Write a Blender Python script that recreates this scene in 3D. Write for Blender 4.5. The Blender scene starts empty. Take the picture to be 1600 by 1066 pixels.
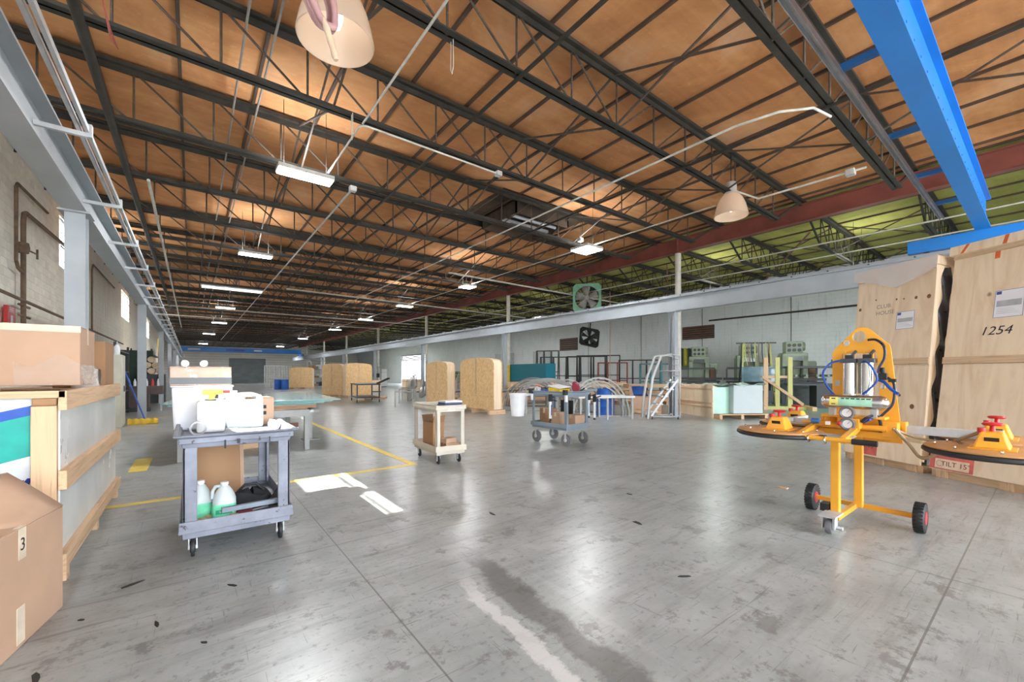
import bpy, bmesh, math, random
from mathutils import Vector, Matrix, Euler
random.seed(7)
SC = bpy.context.scene
COL = SC.collection
R = math.radians
# ------------------------------------------------------------------ camera, sky, sun, exposure
cam_d = bpy.data.cameras.new('camera')
cam = bpy.data.objects.new('camera', cam_d); COL.objects.link(cam)
cam.location = (0, 0, 1.35)
cam.rotation_euler = (R(90), 0, -math.atan2(500, 650))
cam_d.sensor_width = 36.0; cam_d.lens = 650 / 1600 * 36
cam_d.shift_y = 52 / 1600
cam_d.clip_start = 0.05; cam_d.clip_end = 400
SC.camera = cam
W = bpy.data.worlds.new('sky'); SC.world = W; W.use_nodes = True
W.node_tree.nodes['Background'].inputs[0].default_value = (0.86, 0.93, 1.0, 1)
W.node_tree.nodes['Background'].inputs[1].default_value = 11.0
SUN_T = 1.15
sun_d = bpy.data.lights.new('sun', 'SUN'); sun_d.energy = 26; sun_d.angle = R(0.5); sun_d.color = (1, 0.95, 0.86)
sun = bpy.data.objects.new('sun', sun_d); COL.objects.link(sun)
sun.rotation_euler = Vector((1, 0.05, -SUN_T)).to_track_quat('-Z', 'Y').to_euler()
sun.location = (-20, 5, 25)
VS = SC.view_settings
VS.view_transform = 'Standard'; VS.look = 'None'; VS.gamma = 1; VS.use_curve_mapping = False
VS.exposure = 0.74
LED_W = 62; CEIL_FILL = 22  # downward panel power; power of the added upward fill on the deck

# ------------------------------------------------------------------ mesh builder
class MB:
    def __init__(s): s.v = []; s.f = []; s.mi = []; s.m = 0; s.sm = []; s.X = None
    def _add(s, vs, fs, smooth=False):
        b = len(s.v)
        if s.X is not None: vs = [s.X @ Vector(p) for p in vs]
        s.v += [tuple(p) for p in vs]
        for f in fs:
            s.f.append(tuple(i + b for i in f)); s.mi.append(s.m); s.sm.append(smooth)
        return s
    def bb(s, x0, x1, y0, y1, z0, z1):
        vs = [(x0,y0,z0),(x1,y0,z0),(x1,y1,z0),(x0,y1,z0),(x0,y0,z1),(x1,y0,z1),(x1,y1,z1),(x0,y1,z1)]
        return s._add(vs, [(0,3,2,1),(4,5,6,7),(0,1,5,4),(1,2,6,5),(2,3,7,6),(3,0,4,7)])
    def box(s, c, d, rot=None):
        hx, hy, hz = d[0]/2, d[1]/2, d[2]/2
        vs = [(-hx,-hy,-hz),(hx,-hy,-hz),(hx,hy,-hz),(-hx,hy,-hz),(-hx,-hy,hz),(hx,-hy,hz),(hx,hy,hz),(-hx,hy,hz)]
        q = Euler(rot).to_matrix() if rot else Matrix.Identity(3)
        vs = [Vector(c) + q @ Vector(p) for p in vs]
        return s._add(vs, [(0,3,2,1),(4,5,6,7),(0,1,5,4),(1,2,6,5),(2,3,7,6),(3,0,4,7)])
    def bar(s, p0, p1, w, h, up=(0,0,1)):
        p0, p1 = Vector(p0), Vector(p1); d = (p1-p0).normalized(); up = Vector(up)
        if abs(d.dot(up)) > .99: up = Vector((0,1,0))
        a = d.cross(up).normalized(); b = a.cross(d)
        vs = []
        for p in (p0, p1):
            for (i, j) in ((-1,-1),(1,-1),(1,1),(-1,1)): vs.append(p + a*i*w/2 + b*j*h/2)
        return s._add(vs, [(0,1,2,3),(7,6,5,4),(0,4,5,1),(1,5,6,2),(2,6,7,3),(3,7,4,0)])
    def tube(s, pts, r, n=8, caps=True, closed=False, smooth=True):
        pts = [Vector(p) for p in pts]; k = len(pts); rs = r if isinstance(r, (list, tuple)) else [r]*k
        vs = []; prev = None
        for i, p in enumerate(pts):
            if closed: d = pts[(i+1) % k] - pts[i-1]
            else: d = pts[min(i+1, k-1)] - pts[max(i-1, 0)]
            d.normalize()
            if prev is None:
                a = d.orthogonal().normalized()
            else:
                a = prev - d*prev.dot(d)
                a = a.normalized() if a.length > 1e-6 else d.orthogonal().normalized()
            prev = a; b = d.cross(a)
            for j in range(n):
                t = 2*math.pi*j/n; vs.append(p + (a*math.cos(t) + b*math.sin(t))*rs[i])
        fs = []
        for i in range(k if closed else k-1):
            i2 = (i+1) % k
            for j in range(n):
                j2 = (j+1) % n; fs.append((i*n+j, i*n+j2, i2*n+j2, i2*n+j))
        s._add(vs, fs, smooth)
        if caps and not closed:
            b = len(s.v) - k*n
            s.f.append(tuple(b+j for j in reversed(range(n)))); s.mi.append(s.m); s.sm.append(False)
            s.f.append(tuple(b+(k-1)*n+j for j in range(n))); s.mi.append(s.m); s.sm.append(False)
        return s
    def cyl(s, p0, p1, r, n=16, r2=None, caps=True): return s.tube([p0, p1], [r, r if r2 is None else r2], n, caps)
    def lathe(s, prof, n=24, o=(0,0,0), ax='z', smooth=True):
        vs = []; fs = []; o = Vector(o)
        for (r, z) in prof:
            for j in range(n):
                t = 2*math.pi*j/n; a, b = r*math.cos(t), r*math.sin(t)
                p = {'z': (a, b, z), 'x': (z, a, b), 'y': (b, z, a)}[ax]; vs.append(o + Vector(p))
        for i in range(len(prof)-1):
            for j in range(n):
                j2 = (j+1) % n; fs.append((i*n+j, i*n+j2, (i+1)*n+j2, (i+1)*n+j))
        return s._add(vs, fs, smooth)
    def prism(s, poly, fn, d0, d1):
        n = len(poly); vs = [fn(a, b, d0) for a, b in poly] + [fn(a, b, d1) for a, b in poly]
        fs = [tuple(reversed(range(n))), tuple(range(n, 2*n))] + [(i, (i+1) % n, n+(i+1) % n, n+i) for i in range(n)]
        return s._add(vs, fs)
    def grid(s, fn, nu, nv, smooth=True):
        vs = [fn(i/nu, j/nv) for j in range(nv+1) for i in range(nu+1)]
        fs = [(j*(nu+1)+i, j*(nu+1)+i+1, (j+1)*(nu+1)+i+1, (j+1)*(nu+1)+i) for j in range(nv) for i in range(nu)]
        return s._add(vs, fs, smooth)
    def sphere(s, c, r, nu=16, nv=8, sc=(1,1,1)):
        pr = [(r*math.sin(math.pi*i/nv)+1e-5, -r*math.cos(math.pi*i/nv)) for i in range(nv+1)]
        vs = []; fs = []
        for (q, z) in pr:
            for j in range(nu):
                t = 2*math.pi*j/nu; vs.append((c[0]+q*math.cos(t)*sc[0], c[1]+q*math.sin(t)*sc[1], c[2]+z*sc[2]))
        for i in range(nv):
            for j in range(nu):
                j2 = (j+1) % nu; fs.append((i*nu+j, i*nu+j2, (i+1)*nu+j2, (i+1)*nu+j))
        return s._add(vs, fs, True)
    def mesh(s, name, mats):
        me = bpy.data.meshes.new(name); me.from_pydata(s.v, [], s.f)
        for m in (mats if isinstance(mats, (list, tuple)) else [mats]): me.materials.append(m)
        me.polygons.foreach_set('material_index', s.mi); me.polygons.foreach_set('use_smooth', s.sm)
        bm = bmesh.new(); bm.from_mesh(me); bmesh.ops.recalc_face_normals(bm, faces=bm.faces)
        for e in bm.edges:
            if len(e.link_faces) == 2 and e.calc_face_angle(0) > .75: e.smooth = False
        bm.to_mesh(me); bm.free()
        return me
    def build(s, name, mats, parent=None, bevel=0, loc=None, rot=None, solid=0, seg=2, label=None):
        o = bpy.data.objects.new(name, s.mesh(name, mats)); COL.objects.link(o)
        if parent: o.parent = parent
        if loc: o.location = loc
        if rot: o.rotation_euler = rot
        if solid:
            md = o.modifiers.new('thick', 'SOLIDIFY'); md.thickness = solid; md.offset = 0
        if bevel:
            md = o.modifiers.new('edge', 'BEVEL'); md.width = bevel; md.segments = seg; md.limit_method = 'ANGLE'; md.angle_limit = R(40)
        if label: o['label'] = label
        return o
def put(me, name, parent=None, loc=(0,0,0), rot=(0,0,0), scale=None):
    o = bpy.data.objects.new(name, me); COL.objects.link(o); o.parent = parent; o.location = loc; o.rotation_euler = rot
    if scale: o.scale = scale
    return o
def tag(o, label, cat, group=None, kind=None):
    o['label'] = label; o['category'] = cat
    if group: o['group'] = group
    if kind: o['kind'] = kind
    return o
def thing(name, label, cat, loc=(0,0,0), rz=0, group=None):
    o = bpy.data.objects.new(name, None); COL.objects.link(o); o.location = loc; o.rotation_euler = (0,0,rz)
    o.empty_display_size = 0.1
    return tag(o, label, cat, group)
def struct(o): o['kind'] = 'structure'; return o
def copy_tree(o, loc=None, rz=None, label=None, group=None, parent=None):
    c = o.copy(); COL.objects.link(c)
    if parent: c.parent = parent
    if loc: c.location = loc
    if rz is not None: c.rotation_euler = (0,0,rz)
    if label: c['label'] = label
    if group: c['group'] = group
    for ch in list(o.children): copy_tree(ch, parent=c)
    return c
def lettering(name, txt, size, mat, parent, loc, rot, ext=0.0008, align='CENTER', shear=0.0):
    cu = bpy.data.curves.new(name, 'FONT'); cu.body = txt; cu.size = size; cu.align_x = align; cu.align_y = 'CENTER'; cu.extrude = ext; cu.shear = shear
    cu.resolution_u = 3
    t = bpy.data.objects.new(name, cu); COL.objects.link(t)
    dg = bpy.context.evaluated_depsgraph_get(); me = bpy.data.meshes.new_from_object(t.evaluated_get(dg))
    bpy.data.objects.remove(t); me.materials.clear(); me.materials.append(mat)
    o = put(me, name, parent, loc, rot); return o
def yz(a, b, d): return (d, a, b)
def xz(a, b, d): return (a, d, b)
def xy(a, b, d): return (a, b, d)

# ------------------------------------------------------------------ materials
_M = {}
class NT:
    def __init__(s, name):
        s.m = bpy.data.materials.new(name); s.m.use_nodes = True; s.t = s.m.node_tree; s.b = s.t.nodes['Principled BSDF']
    def n(s, t, **k):
        o = s.t.nodes.new(t)
        for a, v in k.items(): setattr(o, a, v)
        return o
    def l(s, a, b): s.t.links.new(a, b)
    def coord(s, scale=(1,1,1), kind='Object', rnd=True):
        tc = s.n('ShaderNodeTexCoord'); mp = s.n('ShaderNodeMapping'); mp.inputs['Scale'].default_value = scale
        s.l(tc.outputs[kind], mp.inputs['Vector'])
        if rnd:
            oi = s.n('ShaderNodeObjectInfo'); vm = s.n('ShaderNodeMath', operation='MULTIPLY'); vm.inputs[1].default_value = 37.0
            s.l(oi.outputs['Random'], vm.inputs[0]); s.l(vm.outputs[0], mp.inputs['Location'])
        return mp.outputs[0]
    def noise(s, vec, scale, detail=4, rough=.55, dist=0):
        o = s.n('ShaderNodeTexNoise'); o.inputs['Scale'].default_value = scale; o.inputs['Detail'].default_value = detail
        o.inputs['Roughness'].default_value = rough; o.inputs['Distortion'].default_value = dist; s.l(vec, o.inputs['Vector']); return o.outputs['Fac']
    def ramp(s, fac, stops, interp='LINEAR'):
        o = s.n('ShaderNodeValToRGB'); e = o.color_ramp.elements; o.color_ramp.interpolation = interp
        while len(e) < len(stops): e.new(.5)
        for i, (p, c) in enumerate(stops):
            e[i].position = p; e[i].color = (c[0], c[1], c[2], 1) if not isinstance(c, (int, float)) else (c, c, c, 1)
        s.l(fac, o.inputs[0]); return o.outputs[0]
    def mix(s, fac, a, b, mode='MIX'):
        o = s.n('ShaderNodeMix', data_type='RGBA', blend_type=mode)
        for sock, v in ((o.inputs[0], fac), (o.inputs[6], a), (o.inputs[7], b)):
            if hasattr(v, 'is_output'): s.l(v, sock)
            elif isinstance(v, (int, float)): sock.default_value = v
            else: sock.default_value = (v[0], v[1], v[2], 1)
        return o.outputs[2]
    def math(s, op, a, b=None, c=None, clamp=False):
        o = s.n('ShaderNodeMath', operation=op); o.use_clamp = clamp
        for i, v in enumerate((a, b, c)):
            if v is None: continue
            if hasattr(v, 'is_output'): s.l(v, o.inputs[i])
            else: o.inputs[i].default_value = v
        return o.outputs[0]
    def bump(s, h, strength=.3, dist=.01):
        o = s.n('ShaderNodeBump'); o.inputs['Strength'].default_value = strength; o.inputs['Distance'].default_value = dist
        s.l(h, o.inputs['Height']); s.l(o.outputs[0], s.b.inputs['Normal'])
    def set(s, **k):
        for a, v in k.items():
            i = s.b.inputs[a.replace('_', ' ')]
            if hasattr(v, 'is_output'): s.l(v, i)
            elif isinstance(v, tuple): i.default_value = (*v, 1)
            else: i.default_value = v
        return s.m
def sc(c, f): return tuple(min(1, x*f) for x in c)
def paint(name, col, rough=.5, metal=0, var=.18, scale=6, bump=0, rand=0, wear=None, wear_t=.66, spec=.5):
    """painted / plastic / metal surface with soft blotches, optional chips of another colour"""
    if name in _M: return _M[name]
    k = NT(name); v = k.coord(); f = k.noise(v, scale, 5)
    c = k.ramp(f, [(.3, sc(col, 1-var)), (.7, sc(col, 1+var))])
    if wear:
        w = k.noise(v, scale*3.3, 6, .65); w = k.ramp(w, [(wear_t, 0.0), (wear_t+.04, 1.0)]); c = k.mix(w, c, wear)
    if rand:
        oi = k.n('ShaderNodeObjectInfo'); g = k.math('MULTIPLY_ADD', oi.outputs['Random'], rand*2, 1-rand); c = k.mix(1.0, c, g, 'MULTIPLY')
    rr = k.math('MULTIPLY_ADD', f, .2, rough-.1, clamp=True)
    if bump: k.bump(k.noise(v, scale*6, 4), bump, .004)
    _M[name] = k.set(Base_Color=c, Roughness=rr, Metallic=float(metal), Specular_IOR_Level=spec); return _M[name]
def wood(name, c1, c2, grain=(30, 30, 1.5), rough=.65, knots=True, rand=.12, scale=1.0):
    """lumber: grain stretched along the axis with the small scale"""
    if name in _M: return _M[name]
    k = NT(name); v = k.coord(tuple(g*scale for g in grain)); f = k.noise(v, 1.0, 5, .6, 1.2)
    c = k.ramp(f, [(.28, c2), (.5, sc(c1, .92)), (.72, c1)])
    if knots:
        v2 = k.coord((1,1,1)); vo = k.n('ShaderNodeTexVoronoi'); vo.inputs['Scale'].default_value = 3.2; k.l(v2, vo.inputs['Vector'])
        kn = k.ramp(vo.outputs['Distance'], [(.05, 1.0), (.09, 0.0)]); c = k.mix(k.math('MULTIPLY', kn, .7), c, sc(c2, .45))
    oi = k.n('ShaderNodeObjectInfo'); g = k.math('MULTIPLY_ADD', oi.outputs['Random'], rand*2, 1-rand); c = k.mix(1.0, c, g, 'MULTIPLY')
    k.bump(f, .25, .003)
    _M[name] = k.set(Base_Color=c, Roughness=rough); return _M[name]
def emit(name, col, st):
    if name in _M: return _M[name]
    k = NT(name); k.b.inputs['Emission Strength'].default_value = st
    _M[name] = k.set(Base_Color=(.9,.9,.9), Emission_Color=col); return _M[name]
def glassy(name, tint=(.9,.95,.95), alpha=.25, rough=.05):
    """clear sheet: mostly lets light straight through, with a reflecting surface"""
    if name in _M: return _M[name]
    k = NT(name); out = k.t.nodes['Material Output']; tr = k.n('ShaderNodeBsdfTransparent'); tr.inputs[0].default_value = (*tint, 1)
    mx = k.n('ShaderNodeMixShader'); fr = k.n('ShaderNodeLayerWeight'); fr.inputs[0].default_value = .5
    fac = k.math('MULTIPLY_ADD', k.math('POWER', fr.outputs['Facing'], 4.0), .7, alpha, clamp=True)
    k.set(Base_Color=tint, Roughness=rough); k.l(fac, mx.inputs[0]); k.l(tr.outputs[0], mx.inputs[1]); k.l(k.b.outputs[0], mx.inputs[2])
    k.l(mx.outputs[0], out.inputs[0]); _M[name] = k.m; return k.m

def m_floor():
    k = NT('concrete_floor'); v = k.coord(rnd=False)
    big = k.noise(v, .35, 5, .6); mid = k.noise(v, 2.2, 6, .65); fine = k.noise(v, 22, 5, .7)
    vs = k.coord((1.2, 9, 1), rnd=False); st = k.noise(vs, 1.0, 5, .65, .6)
    vs2 = k.coord((7, .9, 1), rnd=False); st2 = k.noise(vs2, 1.0, 5, .65, .6)
    c = k.ramp(big, [(.25, (.265,.285,.285)), (.75, (.43,.47,.48))])
    c = k.mix(.5, c, k.ramp(mid, [(.28, (.20,.218,.215)), (.78, (.56,.60,.605))]))
    c = k.mix(k.ramp(st, [(.50, 0.0), (.68, .5)]), c, (.19,.19,.185))
    c = k.mix(k.ramp(st2, [(.56, 0.0), (.82, .25)]), c, (.62,.63,.62))
    dk = k.noise(v, 3.4, 8, .75); c = k.mix(k.ramp(dk, [(.562, 0.0), (.61, .62)]), c, (.14,.14,.135))
    c = k.mix(k.ramp(fine, [(.56, 0.0), (.68, .6)]), c, (.13,.125,.12))
    for (sx_, sy_, th) in ((2.0, 55, .645), (55, 2.0, .665), (1.0, 24, .66)):
        sv = k.coord((sx_, sy_, 1), rnd=False); sn = k.noise(sv, 1.0, 3, .6, 1.0); c = k.mix(k.ramp(sn, [(th, 0.0), (th+.04, .5)]), c, (.10,.10,.095))
    # worn tyre track and its pale scuffed twin in the foreground
    sp = k.n('ShaderNodeSeparateXYZ'); tc = k.n('ShaderNodeTexCoord'); k.l(tc.outputs['Object'], sp.inputs[0]); x, y = sp.outputs[0], sp.outputs[1]
    wob = k.math('ADD', k.math('MULTIPLY_ADD', mid, .30, -.15), k.math('MULTIPLY_ADD', fine, .10, -.05))
    def band(x0, w, y0, y1, slope):
        xx = k.math('ADD', k.math('SUBTRACT', x, x0), k.math('MULTIPLY', y, -slope)); xx = k.math('ABSOLUTE', k.math('ADD', xx, wob))
        a = k.math('MULTIPLY', k.math('SUBTRACT', 1.0, k.math('DIVIDE', xx, w)), 2.6, clamp=True)
        b = k.math('MULTIPLY', k.math('SUBTRACT', y, y0), 3.0, clamp=True); d = k.math('MULTIPLY', k.math('SUBTRACT', y1, y), 3.0, clamp=True)
        return k.math('MULTIPLY', k.math('MULTIPLY', a, b), d)
    c = k.mix(k.math('MULTIPLY', band(1.42, .115, -3, 2.75, .09), .72, clamp=True), c, (.10,.10,.10))
    c = k.mix(k.math('MULTIPLY', band(1.18, .055, -3, 2.45, .10), .65, clamp=True), c, (.72,.73,.73))
    # green tinted floor by the machines
    gx = k.math('MULTIPLY', k.math('SUBTRACT', k.math('ADD', x, k.math('MULTIPLY', wob, 3.0)), 16.0), .5, clamp=True); gy = k.math('MULTIPLY', k.math('SUBTRACT', 11.0, y), .5, clamp=True)
    c = k.mix(k.math('MULTIPLY', k.math('MULTIPLY', gx, gy), .75), c, (.16,.38,.24))
    # saw-cut joints
    def joint(a, sp_, off):
        fr = k.math('FRACT', k.math('DIVIDE', k.math('ADD', a, off), sp_)); return k.math('LESS_THAN', fr, .010/sp_)
    j = k.math('MAXIMUM', joint(x, 3.05, 90.6), joint(y, 3.05, 91.1)); c = k.mix(k.math('MULTIPLY', j, .75), c, (.12,.12,.11))
    ro = k.math('ADD', k.math('MULTIPLY', mid, .16), k.math('MULTIPLY', fine, .08)); ro = k.math('MAXIMUM', k.math('ADD', ro, .15), .28)
    k.bump(k.math('SUBTRACT', k.math('ADD', k.math('MULTIPLY', fine, .25), k.math('MULTIPLY', mid, .35)), j), .16, .006)
    return k.set(Base_Color=c, Roughness=ro, Specular_IOR_Level=.6)
def m_deck(name, c1, c2, c3):
    k = NT(name); v = k.coord(); g = k.noise(v, 9, 4, .6); vs = k.coord((.6, 7, 1)); s_ = k.noise(vs, 1.0, 4)
    ge = k.n('ShaderNodeNewGeometry'); f = k.noise(ge.outputs['Position'], .55, 6, .62, .4)
    c = k.ramp(f, [(.26, sc(c2, .72)), (.42, c2), (.56, c1), (.74, c3)]); c = k.mix(.35, c, k.ramp(s_, [(.3, c2), (.7, c1)]))
    c = k.mix(k.ramp(g, [(.62, 0.0), (.8, .35)]), c, sc(c3, 1.15))
    oi = k.n('ShaderNodeObjectInfo'); r_ = k.math('MULTIPLY_ADD', oi.outputs['Random'], .12, .92); c = k.mix(1.0, c, r_, 'MULTIPLY')
    k.bump(k.noise(v, 60, 3), .3, .004)
    return k.set(Base_Color=c, Roughness=.9, Specular_IOR_Level=.2)
def m_block(name, c1, c2, grime):
    k = NT(name); v = k.coord(rnd=False); sp = k.n('ShaderNodeSeparateXYZ'); k.l(v, sp.inputs[0]); cb = k.n('ShaderNodeCombineXYZ')
    k.l(sp.outputs[1], cb.inputs[0]); k.l(sp.outputs[2], cb.inputs[1])
    br = k.n('ShaderNodeTexBrick'); k.l(cb.outputs[0], br.inputs['Vector']); br.inputs['Scale'].default_value = 1
    for n_, q in (('Brick Width', .4), ('Row Height', .2), ('Mortar Size', .006)): br.inputs[n_].default_value = q
    f = k.noise(v, .9, 6, .65); c = k.ramp(f, [(.3, c2), (.65, c1)])
    vs = k.coord((6, 6, .5), rnd=False); s_ = k.noise(vs, 1, 5, .7); c = k.mix(k.ramp(s_, [(.56, 0.0), (.76, .7)]), c, grime)
    c = k.mix(k.math('MULTIPLY', br.outputs['Fac'], .3), c, grime)
    k.bump(k.math('SUBTRACT', k.math('MULTIPLY', k.noise(v, 30, 4), .3), br.outputs['Fac']), .5, .008)
    return k.set(Base_Color=c, Roughness=.8)
def m_ply(name, c1, c2, knot, osb=False):
    k = NT(name); v = k.coord()
    if osb:
        vo = k.n('ShaderNodeTexVoronoi'); vo.inputs['Scale'].default_value = 26; vv = k.coord((1, 1, .45)); k.l(vv, vo.inputs['Vector'])
        c = k.mix(k.ramp(vo.outputs['Color'], [(.2, 0.0), (.8, 1.0)]), c2, c1); c = k.mix(k.ramp(k.noise(v, 18, 4), [(.62, 0.0), (.75, .7)]), c, sc(c2, .5))
    else:
        vg = k.coord((5, 5, .45)); f = k.noise(vg, 1.0, 5, .55, 2.2); c = k.ramp(f, [(.3, c2), (.55, c1), (.8, sc(c1, 1.08))])
        fl = k.noise(k.coord((40, 40, 2.2)), 1, 3); c = k.mix(k.ramp(fl, [(.6, 0.0), (.85, .3)]), c, c2)
    vo2 = k.n('ShaderNodeTexVoronoi'); vo2.inputs['Scale'].default_value = 1.35; k.l(k.coord((1, 1, .8)), vo2.inputs['Vector'])
    kn = k.ramp(vo2.outputs['Distance'], [(.022, 1.0), (.045, 0.0)]); c = k.mix(k.math('MULTIPLY', kn, .8), c, knot)
    oi = k.n('ShaderNodeObjectInfo'); r_ = k.math('MULTIPLY_ADD', oi.outputs['Random'], .12, .94); c = k.mix(1.0, c, r_, 'MULTIPLY')
    return k.set(Base_Color=c, Roughness=.62)
STEEL_DK = paint('dark_joist_steel', (.042,.038,.031), .6, 0, .4, 5, wear=(.24,.20,.15), wear_t=.69)
STEEL_RD = paint('brown_rod_steel', (.105,.080,.062), .65, 0, .4, 5, wear=(.24,.18,.13), wear_t=.62)
STEEL_GR = paint('grey_steel_paint', (.36,.39,.42), .45, 0, .10, 2, wear=(.5,.5,.5), wear_t=.74)
RED_OX = paint('red_oxide_steel', (.25,.072,.055), .55, 0, .25, 1.5, wear=(.20,.11,.09), wear_t=.66)
BLUE = paint('crane_blue', (.012,.20,.62), .35, 0, .12, 1.2, wear=(.04,.30,.66), wear_t=.72)
WHITE_P = paint('white_pipe_paint', (.66,.64,.58), .5, 0, .12, 4, wear=(.35,.32,.28), wear_t=.70)
YELLOW = paint('yellow_paint', (.80,.55,.03), .5, 0, .15, 5, wear=(.45,.42,.35), wear_t=.66)
GALV = paint('galvanised_steel', (.55,.57,.59), .42, .3, .15, 9)
ALU = paint('aluminium', (.46,.46,.46), .4, .5, .15, 7)
BLACK = paint('black_rubber', (.018,.018,.02), .6, 0, .3, 9)
BLACKM = paint('black_metal', (.022,.022,.024), .45, 0, .3, 7, wear=(.10,.09,.08), wear_t=.7)
DARK = paint('dark_grime', (.03,.027,.025), .85, 0, .4, 4)
WHITE = paint('white_plastic', (.80,.81,.83), .4, 0, .06, 4)
CREAM = paint('beige_metal', (.60,.575,.47), .45, 0, .08, 3, wear=(.35,.32,.25), wear_t=.75)
LUM = wood('pine_lumber', (.72,.49,.30), (.48,.30,.17))
LUMY = wood('pine_lumber_y', (.72,.49,.30), (.48,.30,.17), (30, 1.5, 30))
LUMX = wood('pine_lumber_x', (.72,.49,.30), (.48,.30,.17), (1.5, 30, 30))
PLY = m_ply('plywood', (.86,.70,.51), (.75,.56,.38), (.20,.085,.04))
OSB = m_ply('orange_plywood', (.86,.60,.31), (.72,.44,.20), (.25,.11,.05), True)
CARD = paint('cardboard', (.50,.33,.225), .75, 0, .08, 2.5, rand=.08)
CARD_D = paint('cardboard_dark', (.36,.20,.10), .75, 0, .1, 2.5, rand=.08)
RED = paint('red_plastic', (.58,.03,.03), .4)
PAPER = paint('paper', (.82,.83,.86), .7, 0, .03, 3)
INK = paint('black_ink', (.02,.018,.02), .7)
# ================================================================== THE SHELL
XL, XR, Y0, Y1, ZD = -3.25, 24.5, -9.0, 79.0, 6.60
GX = 14.5                                                     # red girder line
M_FLOOR = m_floor()
fl = struct(MB().bb(XL-.3, XR+.3, Y0-.3, Y1+.3, -.15, 0).build('floor', M_FLOOR))
struct(MB().bb(-150, 170, -150, 220, -.5, -.16).build('ground_outside', paint('yard_concrete', (.50,.50,.48), .9, 0, .2, .5)))
M_LINE = paint('floor_line_yellow', (.80,.60,.10), .5, 0, .12, 6, wear=(.52,.49,.38), wear_t=.60)
for (x0, x1, y0, y1) in ((-1.02, 2.68, 5.78, 5.88), (2.57, 2.68, 5.88, 13.4), (2.57, 2.68, 15.5, 24), (-.70, -.50, 7.72, 8.86), (-1.1, 1.2, 17.2, 17.3)):
    MB().bb(x0, x1, y0, y1, .0005, .003).build('floor_marking', M_LINE, fl)
M_WL = m_block('left_block_wall', (.88,.86,.79), (.80,.77,.69), (.30,.27,.22))
M_WR = m_block('white_block_wall', (.76,.79,.81), (.68,.71,.73), (.36,.38,.38))
# left wall with its high windows (y0, y1, sill, head)
WINS = [(3.64, 4.58, 4.95, 6.30), (4.68, 5.70, 4.95, 6.30), (18.7, 21.2, 4.72, 6.28), (33.0, 36.6, 4.72, 6.28), (49, 52.5, 4.72, 6.28)]
w = MB(); y = Y0
for (a, b, s_, h_) in WINS:
    w.bb(XL-.22, XL, y, a, 0, ZD+.1); w.bb(XL-.22, XL, a, b, 0, s_); w.bb(XL-.22, XL, a, b, h_, ZD+.1); y = b
w.bb(XL-.22, XL, y, Y1, 0, ZD+.1)
wl = struct(w.build('wall_left', M_WL))
bm_ = MB().bb(-.008, .012, .003, .397, .003, .197).mesh('block', paint('left_block_face', (.90,.88,.80), .8, 0, .08, 3, bump=.5, rand=.05, wear=(.25,.21,.16), wear_t=.70))
nb = 0
for r_ in range(22):
    yy = 13.3 - (.2 if r_ % 2 else 0); z = 2.1 + .2*r_
    while yy < 18.25 and nb < 290:
        if yy > 12.9: put(bm_, 'block', wl, (XL, yy, z)); nb += 1
        yy += .4
GLASS = glassy('window_glass', (.95,.97,.97), .03)
M_FR = paint('window_frame_paint', (.55,.55,.52), .5)
for i, (a, b, s_, h_) in enumerate(WINS):
    wo = thing('window_%d' % (i+1), '', 'window', (XL-.11, (a+b)/2, s_)); struct(wo); del wo['label']; del wo['category']
    f = MB(); L = b-a; Hh = h_-s_
    for (p, q, r0, r1) in ((-L/2, L/2, 0, .04), (-L/2, L/2, Hh-.04, Hh), (-L/2, -L/2+.04, 0, Hh), (L/2-.04, L/2, 0, Hh)): f.bb(-.04, .04, p, q, r0, r1)
    f.build('window_frame', M_FR, wo)
    n = max(1, round(L/.95))
    for k in range(n):
        p, q = -L/2 + L*k/n, -L/2 + L*(k+1)/n
        MB().bb(-.004, .004, p+.03, q-.03, .04, Hh-.04).build('pane', GLASS, wo)
        if k: MB().bb(-.03, .03, p-.018, p+.018, 0, Hh).build('mullion', M_FR, wo)
    MB().bb(-.02, .02, -L/2, L/2, Hh*.5-.015, Hh*.5+.015).build('glazing_bar', M_FR, wo)
    if i >= 2:
        for k in range(4): MB().cyl((.16, -L/2-.1, Hh*(.1+.27*k)), (.16, L/2+.1, Hh*(.1+.27*k)), .012, 6).build('guard_bar', STEEL_DK, wo)
# right wall with a tall open roll-up door far down
w = MB()
w.bb(XR, XR+.22, Y0, 50.5, 0, ZD+.1); w.bb(XR, XR+.22, 50.5, 58.5, 4.0, ZD+.1); w.bb(XR, XR+.22, 58.5, Y1, 0, ZD+.1)
struct(w.build('wall_right', M_WR))
d = thing('door_1', '', 'door', (XR, 54.5, 0)); struct(d); del d['label']; del d['category']
M_PURP = paint('rollup_door', (.44,.36,.47), .5)
for sy in (-1, 1): MB().bb(-.06, .06, sy*4.0-.08, sy*4.0+.08, 0, 4.0).build('door_track', STEEL_GR, d)
for k in range(4): MB().bb(-.03, .03, -3.9, 3.9, 3.25+k*.22, 3.44+k*.22).build('door_slat', M_PURP, d)
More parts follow.
